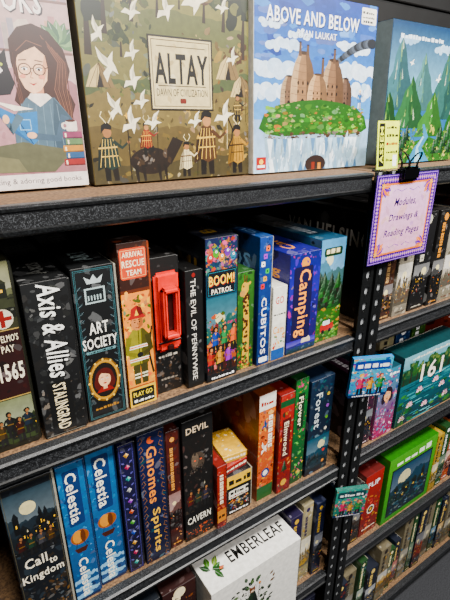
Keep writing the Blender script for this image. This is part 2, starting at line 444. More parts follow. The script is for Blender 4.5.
# ================================================================ TOP ROW covers
G1 = 'board games displayed on the top shelf'
def cover_books():
    c = Canvas(31, 31, '#d2b8ac', '#c8aaa8')
    c.scatter(['#d2b8ae', '#c8a8aa', '#dccab9', '#bc9ea6', '#d4c0c0'], 60, 1, 4, 3)
    rnd = random.Random(4)
    for yy in (19, 25.5):
        c.rect(0, yy-.35, 31, .35, '#8a6a64')
        x = .5
        while x < 30.5:
            w = .45+rnd.random()*.6; c.rect(x, yy, w, 2.4+rnd.random()*2.2, mix(rnd.choice(['#b97f82', '#8f9aa8', '#c9a07c', '#9d8aa0', '#dac8bb', '#a5a49c', '#b08078']), '#c4a8a4', .45)); x += w+.1
    c.text('BOOKS', 22.9, 25, 9.2, 3.2, '#3f3038', bold=2); c.text('BOOKS', 22.8, 25.1, 8.9, 3, '#fbf3ec', bold=True)
    c.text('FOR THE', 21, 28.8, 6, 1.6, '#fbf3ec', shadow='#7a5560')
    for a in range(0, 190, 22): c.leaf(29, 20, 3.2, ['#6a8a64', '#8aa57a', '#55745a'][a % 3], a)
    # sofa
    c.rrect(14, 1.5, 18, 14, 3, '#a87c80'); c.rrect(15, 4, 13, 12.6, 2.5, '#bd9498'); c.scatter(['#b58a90', '#c9a0a2', '#a07478'], 20, .5, 2, 31, (15, 5, 12, 9))
    # long wavy brown hair behind
    H1, H2, H3 = '#4c2f26', '#6f4a3a', '#8c6450'
    c.poly([(22.1, 17.4), (22.2, 20.2), (23.6, 21.8), (25.6, 22.4), (27.8, 21.6), (29.6, 19.4), (30.2, 16.6), (29.4, 14.4), (30.4, 12), (29.6, 10), (30.2, 8.6), (28.2, 8.8), (26.4, 10.2), (23.2, 10.8), (21.8, 12.4), (22.6, 14.6)], H1)
    for k in range(8): c.line([(26.6+k*.33, 21-k*.35), (28.6+k*.16, 17.6), (27.6+k*.3, 14), (28.4+k*.2, 11), (27.6+k*.3, 9.2)], .11, H2 if k % 2 else H3)
    for k in range(3): c.line([(22.6+k*.25, 18.6), (22.2+k*.25, 15), (22.6+k*.2, 11.6)], .1, H2)
    # jumper, skirt and legs
    c.poly([(21.0, 6), (21.2, 10), (23.4, 12.8), (27.4, 12.9), (29.6, 10), (29.4, 4.6)], '#5f7684'); c.poly([(26.2, 5), (27.2, 12.9), (29.6, 10), (29.4, 4.6)], '#4a5e6c')
    for k in range(6): c.line([(21.6+k*1.25, 5.8), (22.6+k*1.0, 12)], .08, '#7d93a0')
    c.poly([(17.2, 2.6), (26, 2.4), (29.4, 5.4), (22, 6.8), (18, 6.2)], '#6a6a52'); c.poly([(17.2, 2.6), (22, 2.5), (21, 4.4), (17.6, 5)], '#7f7c5e')
    c.rect(24.5, 12.4, 1.5, 2, '#d79f80'); c.poly([(23.6, 12.8), (25.2, 11.6), (27.0, 12.9), (26.4, 13.4), (24.1, 13.4)], '#f0e6dc')
    # face turned down to the book
    c.poly([(22.8, 17.2), (22.9, 15.4), (23.5, 14), (24.5, 13.3), (25.6, 13.8), (26.7, 15.2), (27, 16.8), (26.8, 18.8), (25.2, 20), (23.3, 19.4)], '#f4ccac')
    c.poly([(26.1, 14.6), (27, 16.8), (26.8, 18.6), (26.3, 17)], '#e0ac8a')
    c.poly([(22.4, 17), (22.8, 20), (24.8, 21.2), (27.2, 20.4), (28, 17), (27.1, 16), (26.9, 18.4), (25.6, 19.5), (24.2, 18.9), (23.2, 18.3)], H1); c.line([(23, 18.8), (24.6, 20.2), (26.6, 19.6)], .1, H3)
    for ex in (23.8, 25.8):
        c.ell(ex, 16.6, .42, .2, '#fbf4ee', 12); c.ell(ex-.05, 16.55, .18, .19, '#3a2218', 10); c.line([(ex-.45, 16.7), (ex, 16.86), (ex+.45, 16.72)], .11, '#2a1712')
        c.ring(ex, 16.55, .82, .72, .13, '#4a3028')
    c.line([(24.6, 16.7), (25, 16.7)], .12, '#4a3028'); c.line([(26.6, 16.7), (27.2, 17)], .12, '#4a3028')
    c.line([(23.1, 17.65), (24.2, 17.75)], .12, H1); c.line([(25.3, 17.75), (26.4, 17.6)], .12, H1)
    c.line([(24.7, 16.2), (24.45, 15.5), (24.8, 15.4)], .1, '#b97a5e'); c.poly([(24.1, 14.8), (24.7, 14.68), (25.3, 14.85), (24.7, 14.4)], '#b04a48'); c.ell(23.4, 15.6, .42, .26, '#eaa48c'); c.ell(26, 15.6, .45, .26, '#eaa48c')
    # book
    c.poly([(18.2, 12.2), (20.6, 8.4), (23.4, 6.4), (21.4, 10.6)], '#2f6f9e'); c.poly([(18.2, 12.2), (21.4, 10.6), (24.6, 11), (24.2, 7), (23.4, 6.4), (20.9, 9)], '#3d86b8')
    c.poly([(18.8, 12.3), (21.5, 11), (24.2, 11.3), (21.5, 11.8)], '#f3ebdd'); c.line([(21.4, 10.6), (23.4, 6.5)], .15, '#1e4a70'); c.frame(21.9, 8.4, 1.6, 1.5, .12, '#9cc4de')
    c.line([(28.6, 10.4), (27.2, 7.2), (23.6, 7.6)], 1.25, '#54697a', .9); c.ell(23.4, 7.7, .7, .45, '#edc2a2'); c.line([(22.2, 10.4), (20.6, 8.2), (20.4, 9.4)], 1.1, '#5f7684', .8); c.ell(20.2, 9.9, .45, .6, '#edc2a2')
    # dark cat curled on the back of the sofa
    c.poly([(16.6, 13.6), (17, 16.4), (19.2, 17.8), (21.6, 17), (22.2, 14.6), (21.4, 13.2), (18, 12.8)], '#252027'); c.ell(20.2, 16.9, 1.5, 1.25, '#2b252c')
    c.poly([(18.8, 17.4), (18.9, 19), (19.9, 18)], '#252027'); c.poly([(20.6, 18), (21.6, 19), (21.6, 17.4)], '#252027')
    c.poly([(19.6, 16.2), (20.2, 17.2), (20.9, 16.2), (20.3, 15.7)], '#efe8e2'); c.ell(19.7, 17, .2, .2, '#c4cf62', 8); c.ell(20.8, 17, .2, .2, '#c4cf62', 8); c.ell(18.6, 13.6, .9, .5, '#efe8e2')
    # books with mug
    yb = 3.2
    for w, col in ((3.2, '#9c3f40'), (2.8, '#44688e'), (3.1, '#c79348'), (2.6, '#708a62'), (2.9, '#96506e')):
        c.rect(30.8-w, yb, w, .95, col); c.rect(30.8-w+.25, yb+.15, .25, .6, '#f0e0ca'); c.rect(30.8-w, yb, w, .16, mix(col, '#000000', .5)); yb += 1.0
    c.rrect(28.5, yb, 1.7, 1.6, .3, '#e6dad0'); c.ell(28.3, yb+.8, .5, .5, '#e6dad0'); c.ell(28.35, yb+.8, .24, .28, '#a87c80'); c.ell(29.3, yb+1.5, .75, .18, '#5a3224')
    c.rect(0, 0, 31, 2.2, '#e9e0da')
    c.text('A game about gathering, organizing & adoring good books.', 16.6, 1.15, 27, 1.0, '#5a4a52', bold=False)
    return c
game_box(-.078, .232, .125, .065, Z[0], .31, {'front': cover_books(), 'top': Canvas(31, 5.9, '#e8dcd4')}, '#efe6e0',
         'pale pink board game box showing a woman reading with a cat', G1, 'cover', 0, -3, True)

def cover_altay():
    c = Canvas(31, 31.6, '#7c6c36', '#9a8848')
    c.scatter(['#8a7a44', '#a3904e', '#6d6838', '#b8a466', '#5a5a34', '#94783f'], 130, 1, 4, 11)
    c.grad(0, 21, 31, 10.6, '#b3a264', '#968650'); c.scatter(['#b0a066', '#958850', '#c6b67a', '#7d7844'], 60, .6, 2.6, 10, (0, 22, 31, 9), .5)
    c.ridge(27, 3, '#84804a', 1); c.ridge(25, 3, '#6b6e42', 2); c.ridge(22, 3.5, '#7c7646', 3); c.ridge(18, 4, '#586240', 4); c.ridge(13, 3, '#7e7044', 5); c.ridge(8, 3, '#6a5c38', 6); c.ridge(4, 2, '#524a30', 7)
    c.scatter(['#3c4428', '#566034', '#74763e', '#2c321f', '#898450'], 90, .25, 1.3, 21, (0, 13, 12, 16))
    c.scatter(['#553c22', '#866434', '#3c2e1f', '#a08a4a', '#b39a58'], 100, .25, 1.3, 22, (16, 2, 15, 22))
    c.scatter(['#464626', '#68562e', '#2c281a', '#80703e', '#9a8a50'], 120, .2, 1.0, 23, (0, 0, 31, 13), .5)
    for i, (x, y, h) in enumerate([(1.2, 19, 12), (4, 22, 9.4), (8.5, 24, 7.5), (29.5, 20, 11), (25.5, 24, 8), (21.6, 25, 6.6), (13, 25, 6), (6.4, 19, 4.6), (28, 17.6, 4), (17, 26.5, 4)]):
        c.round_tree(x, y, h, ['#27331f', '#3c4828', '#573a22'][i % 3], i)
    for x, y, r in ((26.4, 16.6, 2.6), (29.2, 13.8, 2.4), (2.6, 14.6, 2.3)):
        c.poly([(x-r, y), (x+r, y), (x+r*.6, y+r), (x, y+r*1.5), (x-r*.6, y+r)], '#c8b586'); c.poly([(x, y), (x+r, y), (x+r*.6, y+r), (x, y+r*1.5)], '#86714c'); c.poly([(x-r*.25, y), (x+r*.25, y), (x, y+r*.9)], '#241810')
        for k in range(4): c.line([(x-r*.8+k*r*.5, y), (x, y+r*1.5)], .08, '#5c4a2c')
    # large varied foreground: shaman, mammoth-like beast, riders, gold banners, bow hunter
    def hunter(x, y, h, cloak, trim, skin, lean=0, bow=False):
        L = lambda a, b: (x+h*(a+lean*b), y+h*b)
        c.poly([L(-.12, 0), L(-.02, 0), L(0, .4), L(-.13, .42)], '#17120c'); c.poly([L(.05, 0), L(.15, 0), L(.13, .42), L(0, .4)], '#231a12')
        c.poly([L(-.26, .2), L(-.1, .26), L(.02, .2), L(.2, .27), L(.17, .62), L(.08, .8), L(-.09, .8), L(-.2, .6)], cloak)
        c.poly([L(-.26, .2), L(-.1, .26), L(-.09, .8), L(-.2, .6)], mix(cloak, '#000000', .5))
        for k in range(5): c.line([L(-.2+.09*k, .26), L(-.1+.05*k, .76)], h*.012, trim)
        c.line([L(-.2, .6), L(.17, .62)], h*.03, trim); c.line([L(-.17, .45), L(.17, .46)], h*.02, trim)
        c.line([L(.1, .72), L(.27, .6), L(.4, .7)], h*.07, cloak, h*.04); c.ell(*L(.41, .7), h*.03, h*.03, skin, 8)
        c.ell(*L(0, .88), h*.085, h*.1, skin, 12); c.poly([L(-.12, .86), L(-.1, 1.0), L(0, 1.06), L(.1, .99), L(.09, .92), L(-.04, .94)], '#1c140d')
        c.line([L(0, 1.04), L(-.1, 1.16), L(-.06, 1.24)], h*.02, '#e0d2a8'); c.line([L(.04, 1.04), L(.12, 1.16), L(.08, 1.25)], h*.02, '#e0d2a8')
        if bow: c.line([L(.42, .4), L(.52, .58), L(.53, .74), L(.42, .95)], h*.025, '#2a1a0e'); c.line([L(.42, .4), L(.42, .95)], h*.008, '#e0d2a8')
        else: c.line([L(.4, 0), L(.42, 1.15)], h*.022, '#20160c'); c.star(*L(.42, 1.17), h*.06, '#d8b048', 4)
    c.ell(10.2, 3.4, 3.8, 2.2, '#2c2016'); c.poly([(12.6, 4), (14.6, 7.2), (16.6, 6.4), (15.8, 5.2), (14, 2.6)], '#2c2016'); c.scatter(['#4a3826', '#1c140e', '#5c4830'], 30, .15, .8, 91, (7, 2, 7, 3.4))
    for lx in (7.4, 8.7, 11.6, 12.8): c.line([(lx, 2.8), (lx+.25, .1)], .7, '#221810', .4)
    hunter(9.6, 4.4, 5, '#8a2c1c', '#d8a83c', '#b88c60', .02)
    hunter(21.4, .5, 10.6, '#5a4028', '#d8b860', '#b88c60', .02, True)
    hunter(3, .5, 8.6, '#2a3c34', '#d0b468', '#a87c54', -.02)
    hunter(28.2, .4, 8.4, '#b08a3c', '#3a2814', '#a87c54', 0)
    hunter(17, .4, 5.8, '#ddd0a8', '#5a3a20', '#a87c54', .04)
    hunter(28.4, 9.6, 4.6, '#20201c', '#d0b468', '#a87c54', 0)
    for x, y, w, r in ((7.2, 9.2, 5, 40), (11.0, 9.4, 4, 10), (4.8, 11.6, 4.6, 70), (9.2, 12.6, 3.6, 20), (8.0, 15.6, 4.4, 35), (4.4, 17.6, 5.6, 80), (3.0, 22, 4, 55), (8.2, 19.6, 3.6, 30),
                       (19.2, 9.6, 3.6, 14), (25.4, 10.4, 5.6, 24), (27.4, 20, 3.6, 30), (20, 27.8, 6.4, 20), (14.6, 26, 4.8, 40), (8.6, 25.2, 4, 10), (25.4, 27.6, 3.4, 10)):
        c.bird(x, y, w*.84, '#ebe3ca', r)
    c.rect(10.9, 11.4, 12.2, 11.2, '#2c2418'); c.rect(11.2, 11.7, 11.6, 10.6, '#d6c79c')
    c.scatter(['#d6c79c', '#cbb88a', '#dfd2aa'], 20, .4, 1.4, 55, (11.8, 12.2, 10.2, 9.4))
    c.frame(11.5, 12, 11, 10, .12, '#5f4c2c')
    c.text('ALTAY', 17, 17.8, 10.2, 4.6, '#1a150d', bold=2); c.rect(12.4, 21, 9.2, .13, '#3a2d1c')
    c.text('DAWN OF CIVILIZATION', 17, 14.2, 9.8, 1.15, '#241b10', bold=False); c.rect(12.4, 15.15, 9.2, .13, '#3a2d1c')
    c.rrect(16.4, 12.5, 1.2, .8, .2, '#7a3020')
    return c
game_box(.240, .550, .12, .07, Z[0], .322, {'front': cover_altay(), 'top': Canvas(31, 6.4, '#5c5028'), 'left': Canvas(6.4, 32.2, '#4c4424')}, '#8f8258',
         'olive and gold board game box with tribal figures and white birds', G1, 'cover', 0, -2, True)

def cover_above():
    W, H = 32.7, 32
    c = Canvas(W, H, '#b8d4ea', '#2b62b0')
    c.grad(0, 10, W, 22, '#6aa6dc', '#1c4aa0')
    c.scatter(['#2a5cb0', '#3f7cc8', '#5a98d8', '#1f4a98'], 60, 1, 4, 77, (0, 18, W, 14), .4, 0)
    for i, (x, y, r) in enumerate([(5, 18, 3), (28, 19, 3.4), (26, 23, 2.4), (7, 22.5, 2.2), (3, 14, 3), (30, 14.5, 3.2), (4, 26, 1.4), (11, 24.6, 1.6)]):
        c.cloud(x, y, r, '#dde9f4', i)
    # smoke plume drifting to the right
    for i in range(16):
        t = i/15; c.ell(20.6+t*11, 20.4+4.6*math.sin(t*1.5), .7+t*.8, .5+t*.45, mix('#2a2e36', '#6c7684', .35*(i % 3)), 12)
    def tower(x, y, w, h, col):
        n = 9
        prof = [(1.0, 0), (1.02, .2), (.98, .45), (.88, .66), (.7, .82), (.5, .92), (.42, 1.0)]
        L = [(x-w/2*a, y+h*b) for a, b in prof]; R = [(x+w/2*a, y+h*b) for a, b in prof]
        c.poly(L+R[::-1], col)
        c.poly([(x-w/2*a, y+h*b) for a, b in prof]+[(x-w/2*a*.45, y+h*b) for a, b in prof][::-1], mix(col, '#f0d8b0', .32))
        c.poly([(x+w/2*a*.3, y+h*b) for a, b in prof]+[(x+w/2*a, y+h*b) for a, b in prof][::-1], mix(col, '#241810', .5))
        c.ell(x, y+h, w*.2, h*.035, mix(col, '#1a0c08', .8), 12)
        for i in range(6): c.ell(x-w*.2+(i % 3)*w*.2, y+h*(.3+.16*(i//3)), w*.035, h*.04, '#20140e', 8)
        for i in range(6):
            a = 1-.05*i*i*.3
            c.line([(x-w*.48*a, y+h*(.12+.14*i)), (x, y+h*(.09+.14*i)), (x+w*.48*a, y+h*(.12+.14*i))], w*.012, mix(col, '#000000', .4))
        c.poly([(x-w*.09, y), (x+w*.09, y), (x+w*.08, y+h*.13), (x, y+h*.18), (x-w*.08, y+h*.13)], '#1c120c')
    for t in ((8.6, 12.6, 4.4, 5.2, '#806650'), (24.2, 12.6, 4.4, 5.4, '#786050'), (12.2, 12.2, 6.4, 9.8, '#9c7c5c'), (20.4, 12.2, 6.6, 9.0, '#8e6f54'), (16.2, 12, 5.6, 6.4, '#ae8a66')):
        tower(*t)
    for x, y, h in ((11.2, 21.4, 2.4), (13.2, 21.6, 1.8), (20.6, 20.6, 2.6), (17.4, 18, 3.4)): c.poly([(x-.4, y), (x+.4, y), (x+.28, y+h), (x-.28, y+h)], '#6a523e'); c.ell(x, y+h, .36, .14, '#2a1c14', 8)
    c.person(29, 12.2, 3.8, '#e8c49a', '#3a80c0', '#fff3d0', '#e8e8f0', 60); c.ell(30.1, 16.6, .9, .7, '#b9d8ec')
    c.poly([(1.2, 8.4), (2.4, 10.8), (6, 12.6), (11, 13.4), (17, 13.8), (23, 13.3), (28, 12.4), (31, 10.6), (32, 8.2), (29, 6.6), (22, 6.2), (10, 6.2), (4, 6.8)], '#356a28')
    c.scatter(['#3f8a2c', '#6aa838', '#27581f', '#8cc044', '#b87c34', '#4a7a2c', '#5c9a34'], 190, .2, 1.3, 5, (2.4, 7.4, 28, 5.4), .45, 0)
    # pale icy rock underside
    c.poly([(2.4, 7.4), (7, 6.8), (16, 7.2), (25, 6.7), (30.6, 7.4), (29.8, 3), (28, 0), (4.6, 0), (3.2, 3)], '#9fb8c8')
    c.scatter(['#5a4434', '#7a5c44', '#4a3628'], 60, .2, .8, 6, (3, 6.4, 27, 1.2), .5, 0)
    c.scatter(['#b8d0e0', '#dceaf2', '#8aa8c0', '#7094b0', '#c8dce8', '#f0f6fa', '#98a8ac'], 130, .3, 1.6, 64, (3.6, 0, 25.6, 6.4), .35, 80)
    rnd = random.Random(2)
    for i in range(20):
        x = 4+i*1.28; w = .3+rnd.random()*.45; h = 1.4+rnd.random()*3
        c.poly([(x-w, 6.4), (x+w, 6.4), (x+w*.2, 6.4-h)], rnd.choice(['#e4f0f8', '#a8c6da', '#6a90b0', '#c6dcea']))
        c.poly([(x-w+.6, 0), (x+w+.6, 0), (x+.6, h*.7)], rnd.choice(['#f0f8fc', '#5a84a8', '#90b4cc', '#c8e0ee']))
    c.ell(16.5, 1.2, 3, 1.8, '#3c2c28'); c.rect(15.4, 0, .9, 1.6, '#8c3a28'); c.rect(17.2, 0, .9, 1.4, '#c88a3c')
    c.text('ABOVE AND BELOW', 15.0, 27.9, 24.4, 2.5, '#ffffff', shadow='#14306a', bold=True)
    c.text('RYAN LAUKAT', 15.6, 25.3, 10.5, 1.2, '#f1f4fb', shadow='#14306a')
    c.rect(.7, .7, 2.4, 2.4, '#b02a28'); c.rect(1, 1.1, 1.8, .5, '#ffffff'); c.ell(1.9, 2.2, .5, .5, '#ffd65c')
    c.rrect(27.8, 28.4, 4.5, 3, .3, '#f0ede2'); c.marks(28.1, 30.3, 3.6, .6, '#3a3a3a', 2); c.marks(28.1, 29.5, 3.4, .5, '#3a3a3a', 7); c.marks(28.4, 28.7, 3, .6, '#222222', 5)
    return c
game_box(.554, .882, .11, .07, Z[0], .318, {'front': cover_above(), 'top': Canvas(32.7, 6.4, '#c8d8e6'), 'left': Canvas(6.4, 31.8, '#e9e9e4')}, '#e8e8e2',
         'blue board game box with clay towers on a green dome hill', G1, 'cover', 0, -2, True)

def cover_ark():
    W, H = 30, 30
    c = Canvas(W, H, '#4a84b0', '#234a74')
    c.grad(0, 16, W, 14, '#86b4c8', '#1f4a70')
    c.cloud(20, 25, 2.0, '#c0d4e0', 3); c.cloud(6, 26, 1.8, '#a8c4d8', 4)
    def peak(x, y, w, h, col, seed):
        rnd = random.Random(seed); L = [(x-w/2, y)]; R = [(x+w/2, y)]
        for i in range(1, 7):
            t = i/7; L.append((x-w/2*(1-t)+(rnd.random()-.5)*w*.08, y+h*t+(rnd.random()-.5)*h*.05)); R.append((x+w/2*(1-t)+(rnd.random()-.5)*w*.08, y+h*t+(rnd.random()-.5)*h*.05))
        c.poly(L+[(x, y+h)]+R[::-1], col); c.poly([(x-w*.08, y)]+[(x+(rnd.random()-.5)*w*.1, y+h*i/6) for i in range(1, 6)]+[(x, y+h)]+R[::-1], mix(col, '#000000', .4))
        for i in range(16):
            t = rnd.random()*.85; sx = (rnd.random()-.7)*w*.5*(1-t); c.poly([(x+sx, y+h*t), (x+sx+w*.035, y+h*(t+.02)), (x+sx*.8, y+h*(t+.16))], mix(col, rnd.choice(['#b8d070', '#e0e8d0', '#20301c', '#6a9048']), .5))
    for a in ((4, 12, 13, 15, '#4c7a80', 1), (13, 12, 12, 12.5, '#5c8c8c', 2), (23, 10, 16, 17, '#3f6e68', 3), (29, 10, 12, 13, '#356058', 4), (9, 8, 14, 11.5, '#3c7248', 5), (18, 6, 13, 10.5, '#4a8440', 6), (1, 4, 14, 12, '#2f6236', 7), (28, 2, 15, 12.5, '#2f6634', 8)): peak(*a)
    c.poly([(0, 0), (0, 5), (6, 6.5), (12, 5), (18, 6), (24, 4.5), (30, 6), (30, 0)], '#3a7230')
    c.scatter(['#244e26', '#457c32', '#6c9838', '#1a3c20', '#345c3c', '#90a044', '#c8c060'], 200, .2, 1.1, 9, (0, 0, 30, 8), .5)
    c.poly([(10, 0), (19, 0), (15.4, 3.4), (17.6, 6), (15.4, 9), (14.8, 8.8), (15.6, 6), (12.4, 3.6)], '#4e94b8'); c.poly([(13, 0), (15.6, 0), (14, 3.4), (16, 6), (15.4, 6.2), (13.2, 3.6)], '#a4d0e0')
    for i in range(9): c.tree(.8+i*1.0, 1.2+(i % 3)*1.6, 4.6, ['#18402a', '#245434'][i % 2])
    for i in range(9): c.tree(20.5+i*1.1, 1+(i % 3)*1.6, 4.6, ['#1c4a28', '#2a6034'][i % 2])
    c.bird(19, 19, 2.4, '#f4f4ee', 20); c.bird(8, 22, 1.8, '#f4f4ee', 0)
    c.marks(3, 26.8, 16, 1.3, '#dfe8ee', 6)
    return c
game_box(.922, 1.222, .10, .07, Z[0], .302, {'front': cover_ark(), 'left': Canvas(6.4, 30.2, '#6c787c'), 'top': Canvas(30, 6.4, '#1c3c5c')}, '#2c4e6c',
         'board game box with steep green mountain valley landscape art', G1, 'cover', 0, -2, True)
def flat_card(name, x0, y0, z0, w, h, cv, label, cat, rx=0, rz=0, th=.0016, group=None):
    V, F = box_geo(0, w, 0, th, 0, h, .0003)
    bc = cv.C[0][0]; C = [[bc]*len(f) for f in F]
    add_canvas(V, F, C, cv, (0, 0, 0), (w/(cv.w*.01), 0, 0), (0, 0, h/(cv.h*.01)), (0, -1, 0), 0)
    o = mesh_obj(name, V, F, C, [M_GLOSS], loc=(x0, y0, z0)); o.rotation_euler = (math.radians(rx), 0, math.radians(rz))
    add_info(o, label, cat, group); return o
c = Canvas(7, 10, '#dcec18', '#f0fa28'); c.rect(.5, .5, 1.8, 9, '#1a1c10'); c.text('ASSEM', 1.4, 5, 7.6, 1.1, '#f2fa28', 90)
for i in range(5): c.marks(2.9, 8.4-i*1.7, 3.4, .8, '#1c1c1c' if i != 2 else '#a02020', 4+i)
c.rect(5.2, .5, 1.3, 2.4, '#ffffff')
flat_card('shelf_tag', .842, .045, Z[0]+.001, .072, .1, c, 'bright yellow shelf tag with small black lettering', 'tag', -6)

# ================================================================ ROW 2 (left bay)
G2 = 'board games with spines out on the second shelf'
z = Z[1]
def d_1565(c):
    w, h = c.w, c.h
    c.scatter(['#5b5e48', '#7a7858', '#3a3c30', '#6a5a40'], 70, .3, 1.6, 1)
    c.scene(h*.72, h, '#8a8a6a', '#5f644c', '#4a4e38', '#2c3022', 7, 'city')
    c.rect(0, h*.3, w, h*.36, '#3f1716'); c.scatter(['#4f221e', '#2c100e'], 40, .3, 1.4, 2, (0, h*.31, w, h*.34))
    c.ell(w*.84, h*.72, 1.5, 1.5, '#d9d2c0'); c.rect(w*.84-1.3, h*.72-.3, 2.6, .6, '#982620'); c.rect(w*.84-.3, h*.72-1.3, .6, 2.6, '#982620')
    c.text("ST. ELMO'S", w*.83, h*.62, w*.28, 1.1, '#e9e0ca'); c.text('PAY', w*.84, h*.565, w*.14, 1.1, '#e9e0ca'); c.text('1565', w*.835, h*.44, w*.27, 2.9, '#f4ecd8', bold=2)
    c.scene(0, h*.29, '#8a9070', '#5a6a40', '#44522e', '#222a18', 8, 'city')
    for i in range(6): c.person(w*.4+i*1.3, h*.03+(i % 2)*1.2, 4.4, '#a87e5a', ['#4a2018', '#2a3a4a', '#5a4a28', '#2f2f2f'][i % 4], '#161412', spear=i % 2 == 0)
    c.rect(0, h*.295, w, .18, '#b8a26a'); c.rect(0, h*.66, w, .18, '#b8a26a')
spine_box(-.045, .083, z, .298, d_1565, 'olive and maroon wargame box beside a black wargame box', G2, '#3a3c2a', '#4c4c34', title='1565', tc='#b8b090')
def d_axis(c):
    w, h = c.w, c.h
    c.scatter(['#232527', '#3a3d3f', '#141516', '#4f514e', '#2c2a28'], 110, .25, 1.3, 4)
    c.scatter(['#4a4034', '#34302a', '#6a5c4a', '#1a1814'], 40, .2, 1.1, 14, (0, 0, w, h*.36))
    c.text('Axis & Allies', w*.56, h*.69, h*.58, w*.5, '#f8f8f4', -90, shadow='#000000', shear=.12)
    c.rect(w*.2, h*.03, w*.56, h*.345, '#121210'); c.text('STALINGRAD', w*.48, h*.2, h*.32, w*.3, '#f0e4c4', -90, bold=True)
    c.rect(.2, .2, w-.4, .1, '#8a8a84')
spine_box(.0872, .1562, z, .262, d_axis, 'charcoal wargame box with large white lettering down the spine', G2, '#18191b', '#242628', title='Axis & Allies', tc='#8a8a86')
def d_art(c):
    w, h = c.w, c.h
    c.scatter(['#0e171a', '#142025', '#0a1012', '#1c2c30'], 60, .3, 1.5, 6)
    c.frame(.35, .35, w-.7, h-.7, .1, '#4b7a80'); c.frame(.6, .6, w-1.2, h-1.2, .05, '#5d8a90')
    for k in range(16):
        for s in (-1, 1): c.leaf(w*.5+s*w*.4, h*.12+k*h*.05, .9, '#24454c', 90+50*s)
    c.poly([(w*.34, h*.9), (w*.66, h*.9), (w*.72, h*.945), (w*.58, h*.922), (w*.5, h*.952), (w*.42, h*.922), (w*.28, h*.945)], '#c4cece')
    c.rect(w*.26, h*.78, w*.48, h*.095, '#b9c8c8'); c.rect(w*.3, h*.79, w*.4, h*.075, '#16262a')
    for i in range(5): c.rect(w*(.33+.07*i), h*.8, w*.03, h*(.03+.02*((i*3) % 3)), '#b9c8c8')
    c.text('ART', w*.5, h*.625, w*.46, 2.0, '#f3f2ea'); c.text('SOCIETY', w*.5, h*.53, w*.84, 1.9, '#f3f2ea')
    c.rrect(w*.14, h*.465, w*.72, .45, .2, '#7aa0a4'); c.marks(w*.2, h*.468, w*.6, .4, '#102024', 4)
    c.ell(w*.5, h*.27, w*.4, h*.15, '#8a6828', 28); c.ell(w*.5, h*.27, w*.37, h*.138, '#c8a048', 28); c.ell(w*.5, h*.27, w*.32, h*.12, '#2a1e18', 28)
    for a in range(0, 360, 30): c.ell(w*.5+w*.385*math.cos(math.radians(a)), h*.27+h*.143*math.sin(math.radians(a)), .2, .2, '#e8cc78', 8)
    c.poly([(w*.27, h*.19), (w*.73, h*.19), (w*.62, h*.225), (w*.38, h*.225)], '#9c2c24'); c.face(w*.5, h*.28, 1.45, '#f0c8a4', '#6a2418')
    c.marks(w*.2, h*.07, w*.6, .8, '#b98f48', 7)
spine_box(.1582, .2292, z, .27, d_art, 'black board game box with oval painted portrait on spine', G2, '#0c1214', '#11191d', title='ART SOCIETY', tc='#98a4a4')
